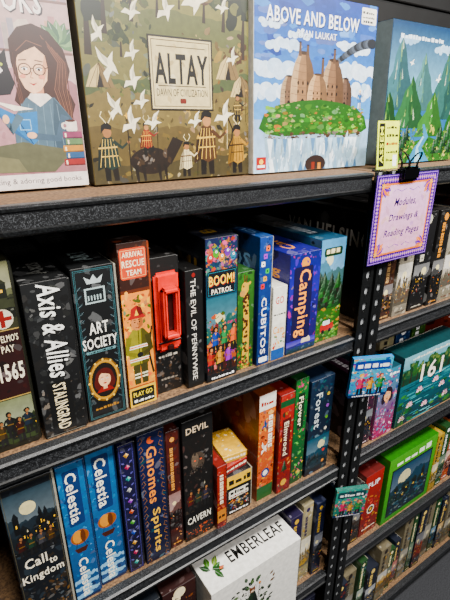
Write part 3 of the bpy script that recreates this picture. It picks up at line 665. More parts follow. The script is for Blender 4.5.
def d_fire(c):
    w, h = c.w, c.h
    c.grad(0, h*.14, w, h*.58, '#e8a82c', '#f0a024')
    c.scatter(['#f0a030', '#f8c44a', '#e87c20', '#f8d468'], 90, .2, 1.1, 7, (0, h*.14, w, h*.58)); c.scatter(['#c84a18', '#e0601c', '#8a8a34', '#5c7a34'], 30, .2, .9, 70, (0, h*.5, w, h*.2))
    c.rect(0, h*.74, w, h*.26, '#4a2a1c'); c.scatter(['#5d3420', '#3a1e14', '#6a4028'], 30, .3, 1.2, 8, (0, h*.76, w, h*.22))
    c.rrect(w*.06, h*.8, w*.88, h*.17, .5, '#d85a18'); c.frame(w*.1, h*.81, w*.8, h*.15, .08, '#f8c890')
    c.text('ARRIVAL', w*.5, h*.935, w*.7, .9, '#fff3d4'); c.text('RESCUE', w*.5, h*.885, w*.74, 1.15, '#fff3d4'); c.text('TEAM', w*.5, h*.835, w*.5, .9, '#fff3d4')
    X = w*.48; Y = h*.15; q = 1.28
    P = lambda a, b: (X+a*q, Y+b*q)
    c.line([(w*.95, h*.2), (w*.82, h*.34), (w*.98, h*.5)], .4, '#20201c')
    c.poly([P(-1.0, 0), P(-.1, 0), P(0, 3), P(.2, 0), P(1.1, 0), P(1.2, 4.2), P(-1.1, 4.2)], '#57542a')
    for yy in (.9, 1.4): c.poly([P(-1.0, yy), P(-.08, yy), P(-.07, yy+.25), P(-1.0, yy+.25)], '#e8e4c8'); c.poly([P(.18, yy), P(1.1, yy), P(1.12, yy+.25), P(.17, yy+.25)], '#e8e4c8')
    c.poly([P(-1.5, 3), P(1.4, 3), P(1.6, 7.2), P(.8, 8.2), P(-.8, 8.2), P(-1.6, 7.2)], '#a09a34'); c.poly([P(.3, 3), P(1.4, 3), P(1.6, 7.2), P(.8, 8.2), P(.5, 8.2)], '#66621f'); c.line([P(0, 3), P(.05, 8)], .12, '#20201a')
    for yy in (3.5, 5.4): c.poly([P(-1.5, yy), P(1.42, yy), P(1.45, yy+.45), P(-1.52, yy+.45)], '#f4f2e4'); c.poly([P(-1.5, yy+.14), P(1.42, yy+.14), P(1.43, yy+.3), P(-1.5, yy+.3)], '#e8741c')
    c.line([P(-1.4, 7.2), P(-1.9, 5), P(-.5, 4.4)], 1.1, '#8a862c', .8); c.line([P(1.4, 7.2), P(1.8, 5), P(.7, 4.4)], 1.1, '#55511b', .8); c.ell(*P(.1, 4.4), .6, .5, '#2c2c28')
    c.ell(*P(0, 9.1), 1.15, 1.4, '#d39a6c'); c.poly([P(.1, 8.1), P(.8, 8.6), P(.85, 9.8), P(.3, 9.8)], '#b87c50')
    for k in (-.34, .34): c.ell(X+k*q, Y+9.2*q, .16, .12, '#20140c', 8); c.line([P(k-.2, 9.5), P(k+.2, 9.5)], .1, '#4a2c18')
    c.line([P(0, 9.1), P(.08, 8.8), P(-.05, 8.75)], .08, '#8a5434'); c.line([P(-.28, 8.45), P(0, 8.38), P(.28, 8.45)], .13, '#7a3028')
    c.poly([P(-1.4, 9.7), P(1.4, 9.7), P(.95, 10.2), P(.75, 11.1), P(0, 11.5), P(-.75, 11.1), P(-.95, 10.2)], '#b41c12'); c.poly([P(.1, 10), P(.95, 10.2), P(.75, 11.1), P(.1, 11.5)], '#7c120c'); c.poly([P(-.3, 10.1), P(.3, 10.1), P(0, 11)], '#f0c848')
    c.rect(0, 0, w, h*.13, '#e8c41e'); c.rrect(w*.08, h*.015, w*.84, h*.1, .3, '#1a1a16'); c.text('PLAY GO', w*.5, h*.083, w*.7, .95, '#f8e23a'); c.marks(w*.16, h*.03, w*.66, .7, '#f8f8f0', 2)
spine_box(.2312, .2862, z, .298, d_fire, 'orange fire rescue board game box with firefighter on spine', G2, '#c0641a', '#482a1c', title='RESCUE TEAM', tc='#c87830', topt=False)
def d_red(c):
    w, h = c.w, c.h
    c.scatter(['#1c1a19', '#26211e', '#121110'], 40, .3, 1.6, 12)
    c.scatter(['#342a22', '#54402f', '#221a16', '#77604a'], 50, .15, .7, 13, (0, h*.03, w, h*.25)); c.marks(w*.15, h*.28, w*.7, 1, '#d8d0c4', 4); c.marks(w*.2, h*.1, w*.6, .6, '#9a9288', 5)
rb = spine_box(.2892, .3452, z, .262, d_red, 'dark grey board game box with glossy red handle on spine', G2, '#161413', '#201d1b', y0=.04, topt=False)
parts = [box_geo(-.026, .021, -.014, -.0007, .090, .238, .006, 3)+(0,)]
for a, b_, c0, d in ((-.018, -.0105, .120, .214), (.0055, .013, .120, .214), (-.018, .013, .120, .130), (-.018, .013, .204, .214)):
    parts.append(box_geo(a, b_, -.030, -.013, c0, d, .0034, 3)+(0,))
parts.append(box_geo(-.0105, .0055, -.0155, -.0135, .131, .203, .001)+(1,))
parts.append(box_geo(-.024, .019, -.0148, -.0135, .108, .112, .0005)+(1,)); parts.append(box_geo(-.009, .004, -.018, -.0135, .094, .105, .002, 2)+(1,))
V, F, fm = join_geo(parts)
o = mesh_obj('handle', V, F, None, [M_RED, flat_mat('dark_red_recess', '#2a0604', .4)], fm, rb); o['label'] = 'raised glossy red handle'
def d_penny(c):
    w, h = c.w, c.h
    c.scatter(['#0d0d0d', '#171515', '#221d1b'], 30, .3, 1.2, 14)
    c.text('THE EVIL OF PENNYWISE', w*.46, h*.5, h*.86, w*.3, '#e8e4dc', -90, bold=False); c.ell(w*.5, h*.96, .4, .4, '#a02018')
spine_box(.3472, .3852, z, .234, d_penny, 'slim black horror game box with small white spine lettering', G2, '#0d0d0d', '#141212', y0=.025)
def d_boom(c):
    w, h = c.w, c.h
    c.grad(0, h*.5, w, h*.5, '#1e6a7a', '#1c3060')
    c.scatter(['#2a8090', '#1c5068', '#4c9440', '#6c3480', '#c0442a', '#24386a', '#d89a2c', '#e87aa8'], 130, .2, 1.0, 15, (0, h*.76, w, h*.24))
    for i in range(5): c.ell(w*(.14+.18*i), h*(.87+.03*(i % 2)), .66, .8, ['#c8382c', '#64aa38', '#d8982a', '#8448ac', '#3490a8'][i]); c.ell(w*(.14+.18*i)+.1, h*(.88+.03*(i % 2)), .26, .26, '#ffffff', 8); c.ell(w*(.14+.18*i)+.12, h*(.88+.03*(i % 2)), .12, .12, '#000000', 8); c.line([(w*(.14+.18*i)-.3, h*.855), (w*(.14+.18*i)+.3, h*.855)], .12, '#1c0c0c')
    c.rrect(w*.03, h*.62, w*.94, h*.17, .5, '#0c1428'); c.frame(w*.07, h*.63, w*.86, h*.15, .07, '#48a0b0'); c.text('BOOM!', w*.5, h*.725, w*.8, 1.9, '#ffdc20', shadow='#c83a14'); c.text('PATROL', w*.5, h*.652, w*.66, 1.0, '#f8f0e0')
    c.scene(h*.06, h*.61, '#3c7886', '#2c6450', '#b0601e', '#603020', 16, 'city')
    c.scatter(['#d88424', '#4a8a34', '#a83c1c', '#245064', '#f0c040', '#6c2c1c', '#c8508a'], 130, .15, .75, 17, (0, 0, w, h*.5))
    for i in range(6): c.person(w*(.14+.15*i), h*(.07+.14*(i % 2)), h*.19, '#d0986c', ['#c0342a', '#2e5cb0', '#d8a42a', '#3a9a62', '#a84ac0', '#e8782a'][i], '#2a180c', arm=60)
    c.rect(0, 0, w, h*.055, '#14141c'); c.marks(w*.15, h*.016, w*.7, .7, '#ffffff', 3)
spine_box(.3872, .4592, z, .285, d_boom, 'dark teal cartoon adventure board game box with yellow lettering', G2, '#16323a', '#16243c', title='BOOM!', tc='#a88a1c')
def d_gir(c):
    w, h = c.w, c.h
    c.grad(0, 0, w, h, '#2a5224', '#4a823a'); c.scatter(['#24481f', '#5a9440', '#386a2c'], 50, .2, .9, 27)
    c.line([(w*.5, 0), (w*.56, h*.45), (w*.5, h*.78)], 2.0, '#d8b450', 1.2); c.ell(w*.45, h*.84, .95, 1.3, '#d8b450'); c.ell(w*.3, h*.79, .7, .6, '#c8a064'); c.ell(w*.7, h*.88, .5, .3, '#d8b450', 12, 30)
    rnd = random.Random(5)
    for i in range(44): c.blob(w*.52+(rnd.random()-.5)*1.4, h*(.02+.76*rnd.random()), .33, '#5a3014', rnd)
    c.ell(w*.36, h*.86, .17, .2, '#101010', 8); c.line([(w*.5, h*.89), (w*.55, h*.96)], .25, '#7a4a22'); c.line([(w*.4, h*.9), (w*.4, h*.97)], .25, '#7a4a22')
    c.scatter(['#1f4a20', '#5a9a3c', '#80b04c', '#c83a2a'], 50, .15, .6, 17, (0, 0, w, h*.28))
spine_box(.4612, .5042, z, .209, d_gir, 'small green board game box with spotted giraffe on spine', G2, '#28501f', '#44763a', topt=False)
def d_cub(c):
    w, h = c.w, c.h
    c.grad(0, 0, w, h, '#16346e', '#2058a0'); c.scatter(['#1f4e90', '#3076b8', '#122a5a'], 50, .2, 1.0, 18)
    c.text('CUBITOS', w*.46, h*.32, h*.46, w*.42, '#f4f4f8', -90)
    for i in range(6): c.rrect(w*.15+(i % 3)*.6, h*(.62+.055*i), 1.0, 1.0, .2, ['#d83a3a', '#e8b82a', '#3ab85a', '#ffffff', '#b85ad8', '#f0822a', '#3ac0d8'][i]); c.ell(w*.15+(i % 3)*.6+.5, h*(.62+.055*i)+.5, .18, .18, '#18181c', 8)
    c.rrect(w*.15, h*.02, w*.7, 1.2, .3, '#f8f8f8')
spine_box(.5062, .5412, z, .272, d_cub, 'tall slim blue dice game box with white spine lettering', G2, '#14306a', '#24609c', title='CUBITOS', tc='#9cc0e4')
def d_white(c):
    w, h = c.w, c.h
    c.rect(0, h*.5, w, h*.5, '#ecebe2'); c.text('GO', w*.5, h*.82, w*.6, 1.6, '#d8502a'); c.text('Cam', w*.5, h*.42, w*.8, 1.7, '#e8a82a'); c.rect(0, 0, w, h*.15, '#3068a8'); c.scatter(['#d84a2a', '#3a8a5a', '#e8b83a'], 16, .2, .7, 33, (0, h*.16, w, h*.2)); c.marks(w*.1, h*.62, w*.8, .6, '#333333', 3)
spine_box(.5432, .5832, z, .165, d_white, 'small white card game box with orange and yellow print', G2, '#dcdad0', '#ecebe2', topt=False)
def d_camp(c):
    w, h = c.w, c.h
    c.grad(0, 0, w, h, '#30206e', '#3c2e98'); c.grad(0, h*.6, w, h*.4, '#4a3ab0', '#243084')
    c.ell(w*.5, h*.9, 1.2, 1.2, '#e8a832'); c.scatter(['#583cc0', '#7448c8', '#2e2068', '#c8508a', '#3454b0'], 90, .2, 1.0, 19)
    c.scene(0, h*.13, '#5a48b0', '#3a3a80', '#244a6a', '#16505a', 20)
    c.rrect(w*.14, h*.13, w*.62, h*.74, .6, '#241558'); c.text('Camping', w*.46, h*.5, h*.68, w*.48, '#ffb400', -90)
spine_box(.5852, .6742, z, .225, d_camp, 'purple board game box with big yellow spine lettering', G2, '#2e226e', '#3c309c', title='Camping', tc='#e8a81c')
def d_park(c):
    w, h = c.w, c.h
    c.scene(h*.3, h, '#6aa8cc', '#5a7f84', '#3c6a44', '#1f5230', 21)
    for i in range(14): c.tree(w*(.03+.07*i), h*(.3+.06*(i % 4)), 5, ['#245a30', '#1a4426', '#347434'][i % 3])
    c.rect(0, 0, w, h*.33, '#3c7428'); c.scatter(['#4a8a30', '#2e5a22', '#78a840', '#b89040', '#5a4a28'], 110, .2, .9, 20, (0, 0, w, h*.34), .5, 0)
    c.rrect(w*.2, h*.1, w*.55, 1.7, .4, '#b82c24'); c.rrect(w*.3, h*.16, w*.3, 1.1, .3, '#d8e0e0'); c.ell(w*.32, h*.095, .5, .5, '#141414'); c.ell(w*.62, h*.095, .5, .5, '#141414')
    c.rrect(w*.14, h*.84, w*.72, 1.9, .5, '#1e4a26'); c.marks(w*.22, h*.865, w*.56, 1.4, '#f0e8c4', 5)
spine_box(.6772, .7562, z, .24, d_park, 'nature board game box with green forest and red truck', G2, '#2c5628', '#3c708c', topt=False)

# ================================================================ ROW 2 right bay
G3 = 'board games on the second shelf of the far unit'
def gen(pal, title=None, tc='#ffffff', seed=1, fig=0, band=None):
    def d(c):
        w, h = c.w, c.h; rnd = random.Random(seed)
        c.scatter(pal, 50, .2, 1.2, seed)
        p = [rnd.choice(pal) for _ in range(3)]
        ya = h*(.1+.1*rnd.random()); yb = h*(.45+.15*rnd.random())
        c.scene(ya, yb, mix(p[0], '#ffffff', .2), p[1], mix(p[2], '#000000', .2), mix(p[1], '#000000', .5), seed, rnd.choice(['trees', 'city']))
        if band: c.rect(0, h*.72, w, h*.16, band); c.rect(0, h*.04, w, h*.08, band)
        for i in range(fig): c.person(w*(.3+.4*(i % 2)), ya+h*.01, h*.22, '#b88a60', mix(pal[(i+1) % len(pal)], '#000000', .2), '#1a120c', arm=50)
        c.marks(w*.28, yb+h*.03, w*.4, h*.9-yb-h*.08, tc, seed, 1); c.ell(w*.5, h*.93, w*.18, w*.18, tc)
        c.scatter([tc, p[0], '#c84a2a', '#e0b040'], 8, .15, .5, seed+9, (0, h*.05, w, h*.3))
        c.marks(w*.2, h*.03, w*.6, .6, tc, seed+3)
    return d
l = Canvas(33, 27, '#101112', '#17191a'); l.scatter(['#1b1d1e', '#242728', '#0c0d0e', '#302e2a'], 50, 1, 4, 44)
l.text('VAN HELSING', 17, 20.5, 29, 4.2, '#fffdf6', bold=2)
game_box(.858, .891, .035, .33, Z[1], .272, {'front': Canvas(3.3, 27.2, '#18191a'), 'left': l, 'top': Canvas(3.3, 33, '#1c1d1e')}, '#18191a', 'black board game box with pale lettering behind the shelf post', G3)
R = [(.895, .943, .195, '#4a3024', '#6a4a38', ['#6a4a34', '#3a241a', '#8a6848'], '#d8b88a'), (.947, 1.009, .24, '#8a8478', '#a8a294', ['#a8a090', '#c8c2b4', '#7a6a5a'], '#3a2a20'),
     (1.013, 1.083, .262, '#101012', '#1c1c20', ['#1c1c20', '#2c2c32', '#0c0c0e'], '#c8c4b8'), (1.088, 1.143, .262, '#161210', '#221e1a', ['#2c2622', '#14100e', '#4a3a2a'], '#d8a04a'),
     (1.148, 1.227, .25, '#8a8474', '#aca698', ['#aca494', '#c8c2b6', '#7a7464'], '#6a2a20'), (1.231, 1.30, .24, '#2a3440', '#3a4a5c', ['#3c4c5c', '#1c242e'], '#e0d8c0'), (1.304, 1.37, .26, '#3a1f1c', '#5a2f28', ['#5a2a24', '#2c1412'], '#e8c88a')]
for i, (a, b_, h, c1, c2, pal, tc) in enumerate(R):
    spine_box(a, b_, Z[1], h, gen(pal, None, tc, 60+i, 0), 'board game box in %s tones standing spine out' % ['brown', 'cream', 'black', 'black and amber', 'light stone', 'slate blue', 'dark red'][i], G3, c1, c2)

# ================================================================ ROW 3 left
G4 = 'board games with spines out on the third shelf'
z = Z[2]
def d_call(c):
    w, h = c.w, c.h
    c.scatter(['#1a2630', '#293a48', '#101820', '#3c4a54', '#443a2c'], 90, .3, 1.6, 31)
    c.scene(h*.55, h*.95, '#3f5560', '#2c3a44', '#222e34', '#101820', 41, 'city')
    for i in range(4): c.person(w*(.2+.2*i), h*.53, 4.6, '#a87e5a', ['#4a2018', '#2a4a3a', '#54545a', '#5a4424'][i], '#1a120e', spear=i % 2 == 0)
    c.text('Call', w*.4, h*.47, w*.46, 2.2, '#eee8d8', shadow='#0c1218'); c.text('to', w*.74, h*.43, w*.16, 1.4, '#eee8d8', shadow='#0c1218'); c.text('Kingdom', w*.5, h*.36, w*.86, 2.3, '#eee8d8', shadow='#0c1218')
    c.scatter(['#1e2c34', '#44382a', '#6a502c', '#8a6a3a'], 70, .2, 1.0, 33, (0, 0, w, h*.28)); c.marks(w*.2, h*.06, w*.6, .8, '#d8cda8', 3)
    c.frame(.25, .25, w-.5, h-.5, .08, '#6a6450')
spine_box(.004, .088, z, .325, d_call, 'large slate fantasy board game box with cream title', G4, '#151d26', '#1c2630', title='Call to Kingdom', tc='#7f8a90')
def d_cel(c):
    w, h = c.w, c.h
    c.grad(0, 0, w, h, '#17588a', '#3484b4')
    c.scatter(['#2068a0', '#4498c4', '#164a7c', '#2c74aa'], 60, .3, 1.3, 47)
    for i in range(6): c.cloud(w*(.25+.5*(i % 2)), h*(.03+.03*i), 1.0, '#a0c8dc', i)
    c.rrect(w*.2, h*.58, w*.6, h*.38, .4, '#124a7e'); c.text('Celestia', w*.48, h*.77, h*.34, w*.42, '#fbf8ea', -90)
    c.ell(w*.5, h*.49, w*.36, 1.7, '#a86c2c'); c.ell(w*.42, h*.495, w*.2, 1.5, '#d8a04a'); c.ell(w*.62, h*.49, w*.1, 1.5, '#7a481c')
    c.poly([(w*.22, h*.41), (w*.78, h*.41), (w*.66, h*.375), (w*.34, h*.375)], '#5a3018'); c.line([(w*.3, h*.41), (w*.36, h*.45)], .1, '#3a2410'); c.line([(w*.7, h*.41), (w*.64, h*.45)], .1, '#3a2410')
    c.text('Celestia', w*.48, h*.18, h*.3, w*.38, '#f8f4e4', -90); c.rect(0, 0, w, .7, '#0f3c64')
for xa, xb in ((.090, .1395), (.1415, .1955)):
    spine_box(xa, xb, z, .325, d_cel, 'sky blue board game box with golden airship and clouds', G4, '#17588a', '#2c76a4', title='Celestia', tc='#d8e8f0')
def d_gem(c):
    w, h = c.w, c.h
    c.grad(0, 0, w, h, '#18143a', '#2a2656'); c.scatter(['#221e50', '#302a64', '#121030'], 50, .2, 1.2, 35)
    for i in range(11):
        y = h*(.07+.085*i); r = .6; cc = ['#3ab0a8', '#c84a78', '#d8ac3c', '#5470c8', '#70b858', '#c8682e', '#a858c8', '#c8c8c8'][i % 8]
        c.poly([(w*.5, y-r), (w*.5+r, y), (w*.5, y+r), (w*.5-r, y)], cc); c.poly([(w*.5, y), (w*.5+r, y), (w*.5, y+r)], mix(cc, '#ffffff', .4)); c.poly([(w*.5, y), (w*.5-r, y), (w*.5, y-r)], mix(cc, '#000000', .5))
        for s in (-1, 1): c.leaf(w*.5+s*.5, y+.9, .8, '#6a64a8', 90-60*s)
    c.frame(.3, .3, w-.6, h-.6, .08, '#6a64a8')
spine_box(.1975, .2325, z, .318, d_gem, 'dark indigo game box with a column of coloured gems', G4, '#151232', '#282450')
def d_spirit(c):
    w, h = c.w, c.h
    c.grad(0, 0, w, h, '#101c44', '#1c2c60'); c.scatter(['#182c5c', '#0c1636', '#203a6a', '#342c5a', '#1c5a6a'], 70, .2, 1.1, 36)
    for i in range(16):
        a = i*h/16
        c.line([(w*.08, a), (w*.2, a+h*.02), (w*.14, a+h*.045), (w*.05, a+h*.03)], .09, '#b88a3a'); c.line([(w*.92, a), (w*.8, a+h*.02), (w*.86, a+h*.045), (w*.95, a+h*.03)], .09, '#b88a3a')
    c.text('Gnomes', w*.5, h*.69, h*.42, w*.4, '#f0a438', -90); c.text('Spirits', w*.5, h*.25, h*.36, w*.4, '#f0c860', -90)
    c.ell(w*.5, h*.945, .8, .8, '#d86c2a'); c.ell(w*.62, h*.955, .65, .65, '#1c2c60')
spine_box(.2345, .2915, z, .325, d_spirit, 'broad navy board game box with ornate orange and gold lettering', G4, '#101c3e', '#1a2a58', title='Spirits', tc='#d09038')
spine_box(.2935, .3255, z, .305, gen(['#5a2218', '#7a341f', '#3c1610'], None, '#d8a868', 71, 0), 'slim brick red game box', G4, '#481c14', '#642a1c')
def d_cav(c):
    w, h = c.w, c.h
    c.scatter(['#221e1b', '#3c3530', '#120f0d', '#54493f', '#48221a'], 120, .2, 1.2, 37)
    c.rect(0, h*.86, w, h*.14, '#14100e'); c.text('DEVIL', w*.5, h*.92, w*.74, 1.5, '#d8c8b0')
    c.ell(w*.5, h*.66, 1.7, 2.3, '#5f5348'); c.ell(w*.4, h*.68, .9, 1.8, '#7c6e60'); c.poly([(w*.28, h*.72), (w*.14, h*.83), (w*.38, h*.76)], '#2a201a'); c.poly([(w*.72, h*.72), (w*.86, h*.83), (w*.62, h*.76)], '#2a201a')
    c.ell(w*.4, h*.67, .26, .2, '#f0702a', 8); c.ell(w*.6, h*.67, .26, .2, '#f0702a', 8); c.poly([(w*.36, h*.61), (w*.64, h*.61), (w*.5, h*.57)], '#120a0a'); c.scatter(['#2a241f', '#6a5e52'], 30, .1, .5, 57, (w*.25, h*.58, w*.5, h*.15))
    for i in range(3): c.person(w*(.22+.27*i), h*.26, 5.4, '#a87e5a', ['#6a241a', '#3c4a3c', '#4a4454'][i], '#18100c', spear=i == 1)
    c.rect(0, h*.1, w, h*.15, '#100c0a'); c.text('CAVERN', w*.5, h*.175, w*.84, 1.9, '#f0ece0', bold=True); c.scatter(['#b05020', '#d87a2a', '#4a1c10'], 40, .1, .6, 38, (0, 0, w, h*.1))
spine_box(.3275, .4005, z, .315, d_cav, 'dark cavern dungeon board game box with white lettering', G4, '#181412', '#241e1a', title='CAVERN', tc='#a89c8c')
def d_exit(c):
    w, h = c.w, c.h
    c.grad(0, 0, w, h, '#7c1a14', '#a8301c'); c.scatter(['#94281a', '#5c120e', '#c04a24', '#e0a030'], 50, .15, .7, 39); c.marks(w*.3, h*.4, w*.6, h*.45, '#f0e4d0', 6, 1); c.rect(0, h*.1, w, h*.2, '#c88c22'); c.marks(w*.15, h*.17, w*.7, 1, '#3a1410', 5)
spine_box(.4025, .4305, z, .175, d_exit, 'small red and orange puzzle game box', G4, '#781a14', '#982c1a', y0=.014)
def d_yel(c):
    w, h = c.w, c.h
    c.rect(0, 0, w, h, '#0e0e12'); c.rect(0, h*.7, w, h*.3, '#e8c41a'); c.marks(w*.12, h*.77, w*.76, 2.2, '#16161a', 12); c.scatter(['#d8d4c8', '#b8342a', '#347ab0', '#e0bc22', '#2c2c30'], 50, .2, .6, 40, (w*.1, h*.14, w*.8, h*.26))
    c.marks(w*.15, h*.05, w*.7, .8, '#ffffff', 3); c.rrect(w*.12, h*.42, w*.76, 2.4, .3, '#e8e4d8'); c.marks(w*.18, h*.52, w*.64, 1.4, '#181414', 9); c.marks(w*.18, h*.44, w*.64, .6, '#a02a20', 10)
spine_box(.4365, .5105, z, .115, d_yel, 'short black and yellow party game box', G4, '#0c0c10', '#16161a', y0=.03, rz=-2.0, sy=.16, topt=False, tc='#e8c41a')
# little card boxes stacked on top
def small_flat(x0, x1, y0, sy, z, h, c1, c2, label, rz):
    f = Canvas((x1-x0)*100, h*100, c1, c2); f.marks(.5, h*35, (x1-x0)*80, h*45, '#f4ecd8', int(x0*999)); t = Canvas((x1-x0)*100, sy*100, c2, c1); t.scatter([c1, c2, '#e8c048', '#f0e8d8'], 30, .2, 1, int(x0*500))
    game_box(x0, x1, y0, sy, z, h, {'front': f, 'top': t, 'left': Canvas(sy*100, h*100, c1)}, c2, label, G4, 'spine', rz, tray=c1)
small_flat(.438, .506, .04, .1, z+.1162, .022, '#8c1c18', '#b43426', 'small flat red card game box lying on a black box', 5)
small_flat(.440, .504, .045, .09, z+.1388, .020, '#c89c1c', '#e8c430', 'small flat yellow card game box lying on a red one', -7)
spine_box(.4030, .5185, z, .24, gen(['#8a4418', '#a89c8c', '#702a10'], None, '#d8d0c4', 73, 0), 'orange and white box standing behind shorter boxes', G4, '#7c4014', '#8c8478', y0=.335, sy=.1)
def d_one(c):
    w, h = c.w, c.h
    c.grad(0, 0, w, h, '#b8541a', '#d8822c'); c.rect(0, h*.86, w, h*.14, '#ece8e0'); c.marks(w*.12, h*.9, w*.76, 1.4, '#b83c18', 8)
    c.scatter(['#d8963c', '#a83c14', '#6c2c14', '#e8c068', '#e06a1e'], 130, .2, 1.0, 41, (0, h*.13, w, h*.72)); c.marks(w*.6, h*.5, w*.4, h*.3, '#fff8ea', 9, 1); c.rect(0, 0, w, h*.13, '#2c6c3a')
    c.bird(w*.4, h*.5, 3.4, '#f0e8dc', 60); c.bird(w*.4, h*.72, 2.6, '#3a6a9a', 40); c.ell(w*.5, h*.26, 1.3, 1.3, '#24548c'); c.ell(w*.5, h*.26, .8, .8, '#f4f0e8')
spine_box(.5235, .5755, z, .30, d_one, 'bright orange board game box with white label at top', G4, '#a84c18', '#a05a26', topt=False)
def d_elm(c):
    w, h = c.w, c.h
    c.grad(0, 0, w, h, '#84161a', '#b42a24'); c.scatter(['#a02220', '#c84c30', '#5f1014', '#247048', '#d89a3a'], 90, .2, .9, 42); c.rect(w*.2, h*.36, w*.6, h*.4, '#6c1216'); c.text('Elmwood', w*.5, h*.56, h*.34, w*.34, '#f0e4cc', -90)
    c.rect(0, h*.88, w, h*.06, '#24663e'); c.ell(w*.5, h*.1, 1, 1, '#d8b034'); c.tree(w*.5, h*.2, 4, '#1c5a34')
spine_box(.5785, .6245, z, .285, d_elm, 'red board game box with cream lettering', G4, '#7c1418', '#942420')
def d_flo(c):
    w, h = c.w, c.h
    c.grad(0, 0, w, h, '#145c32', '#2a8444'); c.scatter(['#1f7a3c', '#44a054', '#0f4426', '#c8508a', '#e0c040'], 90, .15, .8, 43)
    for i in range(8): c.leaf(w*.5, h*(.06+.11*i), 1.5, '#6ab85a', 40+100*(i % 2))
    c.rect(w*.25, h*.54, w*.5, h*.33, '#0f4426'); c.text('Flower', w*.48, h*.7, h*.28, w*.34, '#fff8dc', -90); c.star(w*.5, h*.94, .7, '#d85a94', 6)
spine_box(.6275, .6715, z, .305, d_flo, 'green leafy board game box with pale lettering', G4, '#145430', '#206a36')
def d_for(c):
    w, h = c.w, c.h
    c.grad(0, 0, w, h, '#0f2438', '#183c58'); c.scatter(['#163650', '#0a1c2c', '#205470', '#2c6c70'], 90, .2, 1.2, 45)
    c.scene(h*.04, h*.4, '#2c6074', '#1c4a5c', '#163c48', '#0c2830', 46)
    c.text('Forest', w*.38, h*.68, h*.36, w*.28, '#d8e0e0', -90)
    for i in range(7): c.ell(w*.78, h*(.1+.12*i), .5, .5, ['#d8963a', '#c84e44', '#5ab8ac', '#dcd8ca', '#78b040', '#ac6cc4', '#d8c040'][i])
spine_box(.6755, .7575, z, .285, d_for, 'navy blue board game box with coloured dots', G4, '#0e2234', '#183c58')

# ================================================================ ROW 4 left
G5 = 'board games on the fourth shelf'
z = Z[3]
spine_box(.14, .20, z, .26, gen(['#222428', '#303338', '#121416'], None, '#c8c4b8', 81, 0), 'charcoal board game box', G5, '#15171a', '#222529')
spine_box(.203, .26, z, .275, gen(['#1c2a3a', '#2c445a', '#101820'], None, '#e0d8c0', 82, 0), 'navy blue board game box', G5, '#121a24', '#1e2c3a')
spine_box(.263, .352, z, .275, gen(['#7a241c', '#a84426', '#2a120e', '#c8843a'], None, '#f4e8c8', 83, 1), 'dark box with red and orange figures', G5, '#22110e', '#481a14')
def emb_top():
    c = Canvas(27.2, 12.4, '#f0efea')
    c.text('EMBERLEAF', 17.0, 5.8, 17.4, 3.3, '#141512')
    for a, b, r, col in ((3.4, 5.0, 20, '#3f7a2e'), (2.8, 6.0, 75, '#6a9c40'), (3.6, 5.4, -30, '#2c5c26'), (4.2, 5.8, 50, '#8aa44c'), (3.8, 4.8, -70, '#3c6c30'), (3.0, 5.2, 130, '#2c5c26')): c.leaf(a, b, 3.0, col, r)
    c.leaf(5.0, 4.4, 1.6, '#c8702a', 10)
    return c
def emb_front():
    c = Canvas(27.2, 25.6, '#e9e8e3')
    rnd = random.Random(3)
    # fine leafy drawing with a small cloaked woodland figure
    for i in range(46):
        a = rnd.random()*6.28; r = 2.5+rnd.random()*4.2
        c.leaf(11.8+r*1.1*math.cos(a), 16.5+r*math.sin(a), 1.1+rnd.random()*.9, ['#2c5a28', '#3f6c34', '#1c3a1c', '#5a7a3a', '#24401f', '#7a5a2c'][i % 6], math.degrees(a)+rnd.random()*60)
    for k in range(7): c.line([(11.8, 12), (9+k*.9, 16), (7+k*1.6, 20.5)], .09, '#24321c', .03)
    c.scatter(['#22361f', '#35502c', '#1a2818', '#4a5c34'], 60, .15, .8, 52, (8, 11, 7.6, 8), .7)
    c.poly([(10, 13), (13.6, 13), (12.9, 16.4), (12.4, 17.6), (11.2, 17.6), (10.7, 16.4)], '#2c4428'); c.poly([(11.8, 13), (13.6, 13), (12.9, 16.4), (12.2, 17.4)], '#1c2e1a')
    c.ell(11.8, 18.1, .9, .85, '#8c5a30'); c.poly([(11.1, 18.6), (10.9, 19.6), (11.6, 19)], '#8c5a30'); c.poly([(12.5, 18.6), (12.8, 19.6), (12, 19)], '#8c5a30'); c.ell(11.8, 17.8, .5, .36, '#e4d4c0'); c.ell(11.5, 18.3, .11, .13, '#16120f', 8); c.ell(12.1, 18.3, .11, .13, '#16120f', 8)
    c.line([(13.6, 12.6), (14, 19)], .14, '#4a321c'); c.ell(14.05, 19.3, .35, .5, '#d8963a')
    return c
game_box(.362, .634, -.022, .13, z+.0022, .256, {'front': emb_front(), 'top': emb_top(), 'left': Canvas(12.4, 25.6, '#e2e1dc')}, '#e9e8e3', 'large white board game box with green leaf emblem and black title', G5, 'cover', 0, 0)
spine_box(.64, .686, z, .275, gen(['#30224a', '#4a3070', '#1c142e'], None, '#d8b85a', 85), 'plum violet board game box', G5, '#221a38', '#382858')
spine_box(.69, .731, z, .285, gen(['#d8d0b8', '#c8a840', '#b8b09c'], None, '#4a3a6a', 86), 'cream and yellow game box', G5, '#989070', '#b0a88c')
spine_box(.7335, .772, z, .275, gen(['#202c4a', '#304070', '#141c2e'], None, '#d8b85a', 87), 'dark blue board game box', G5, '#161e38', '#243258')

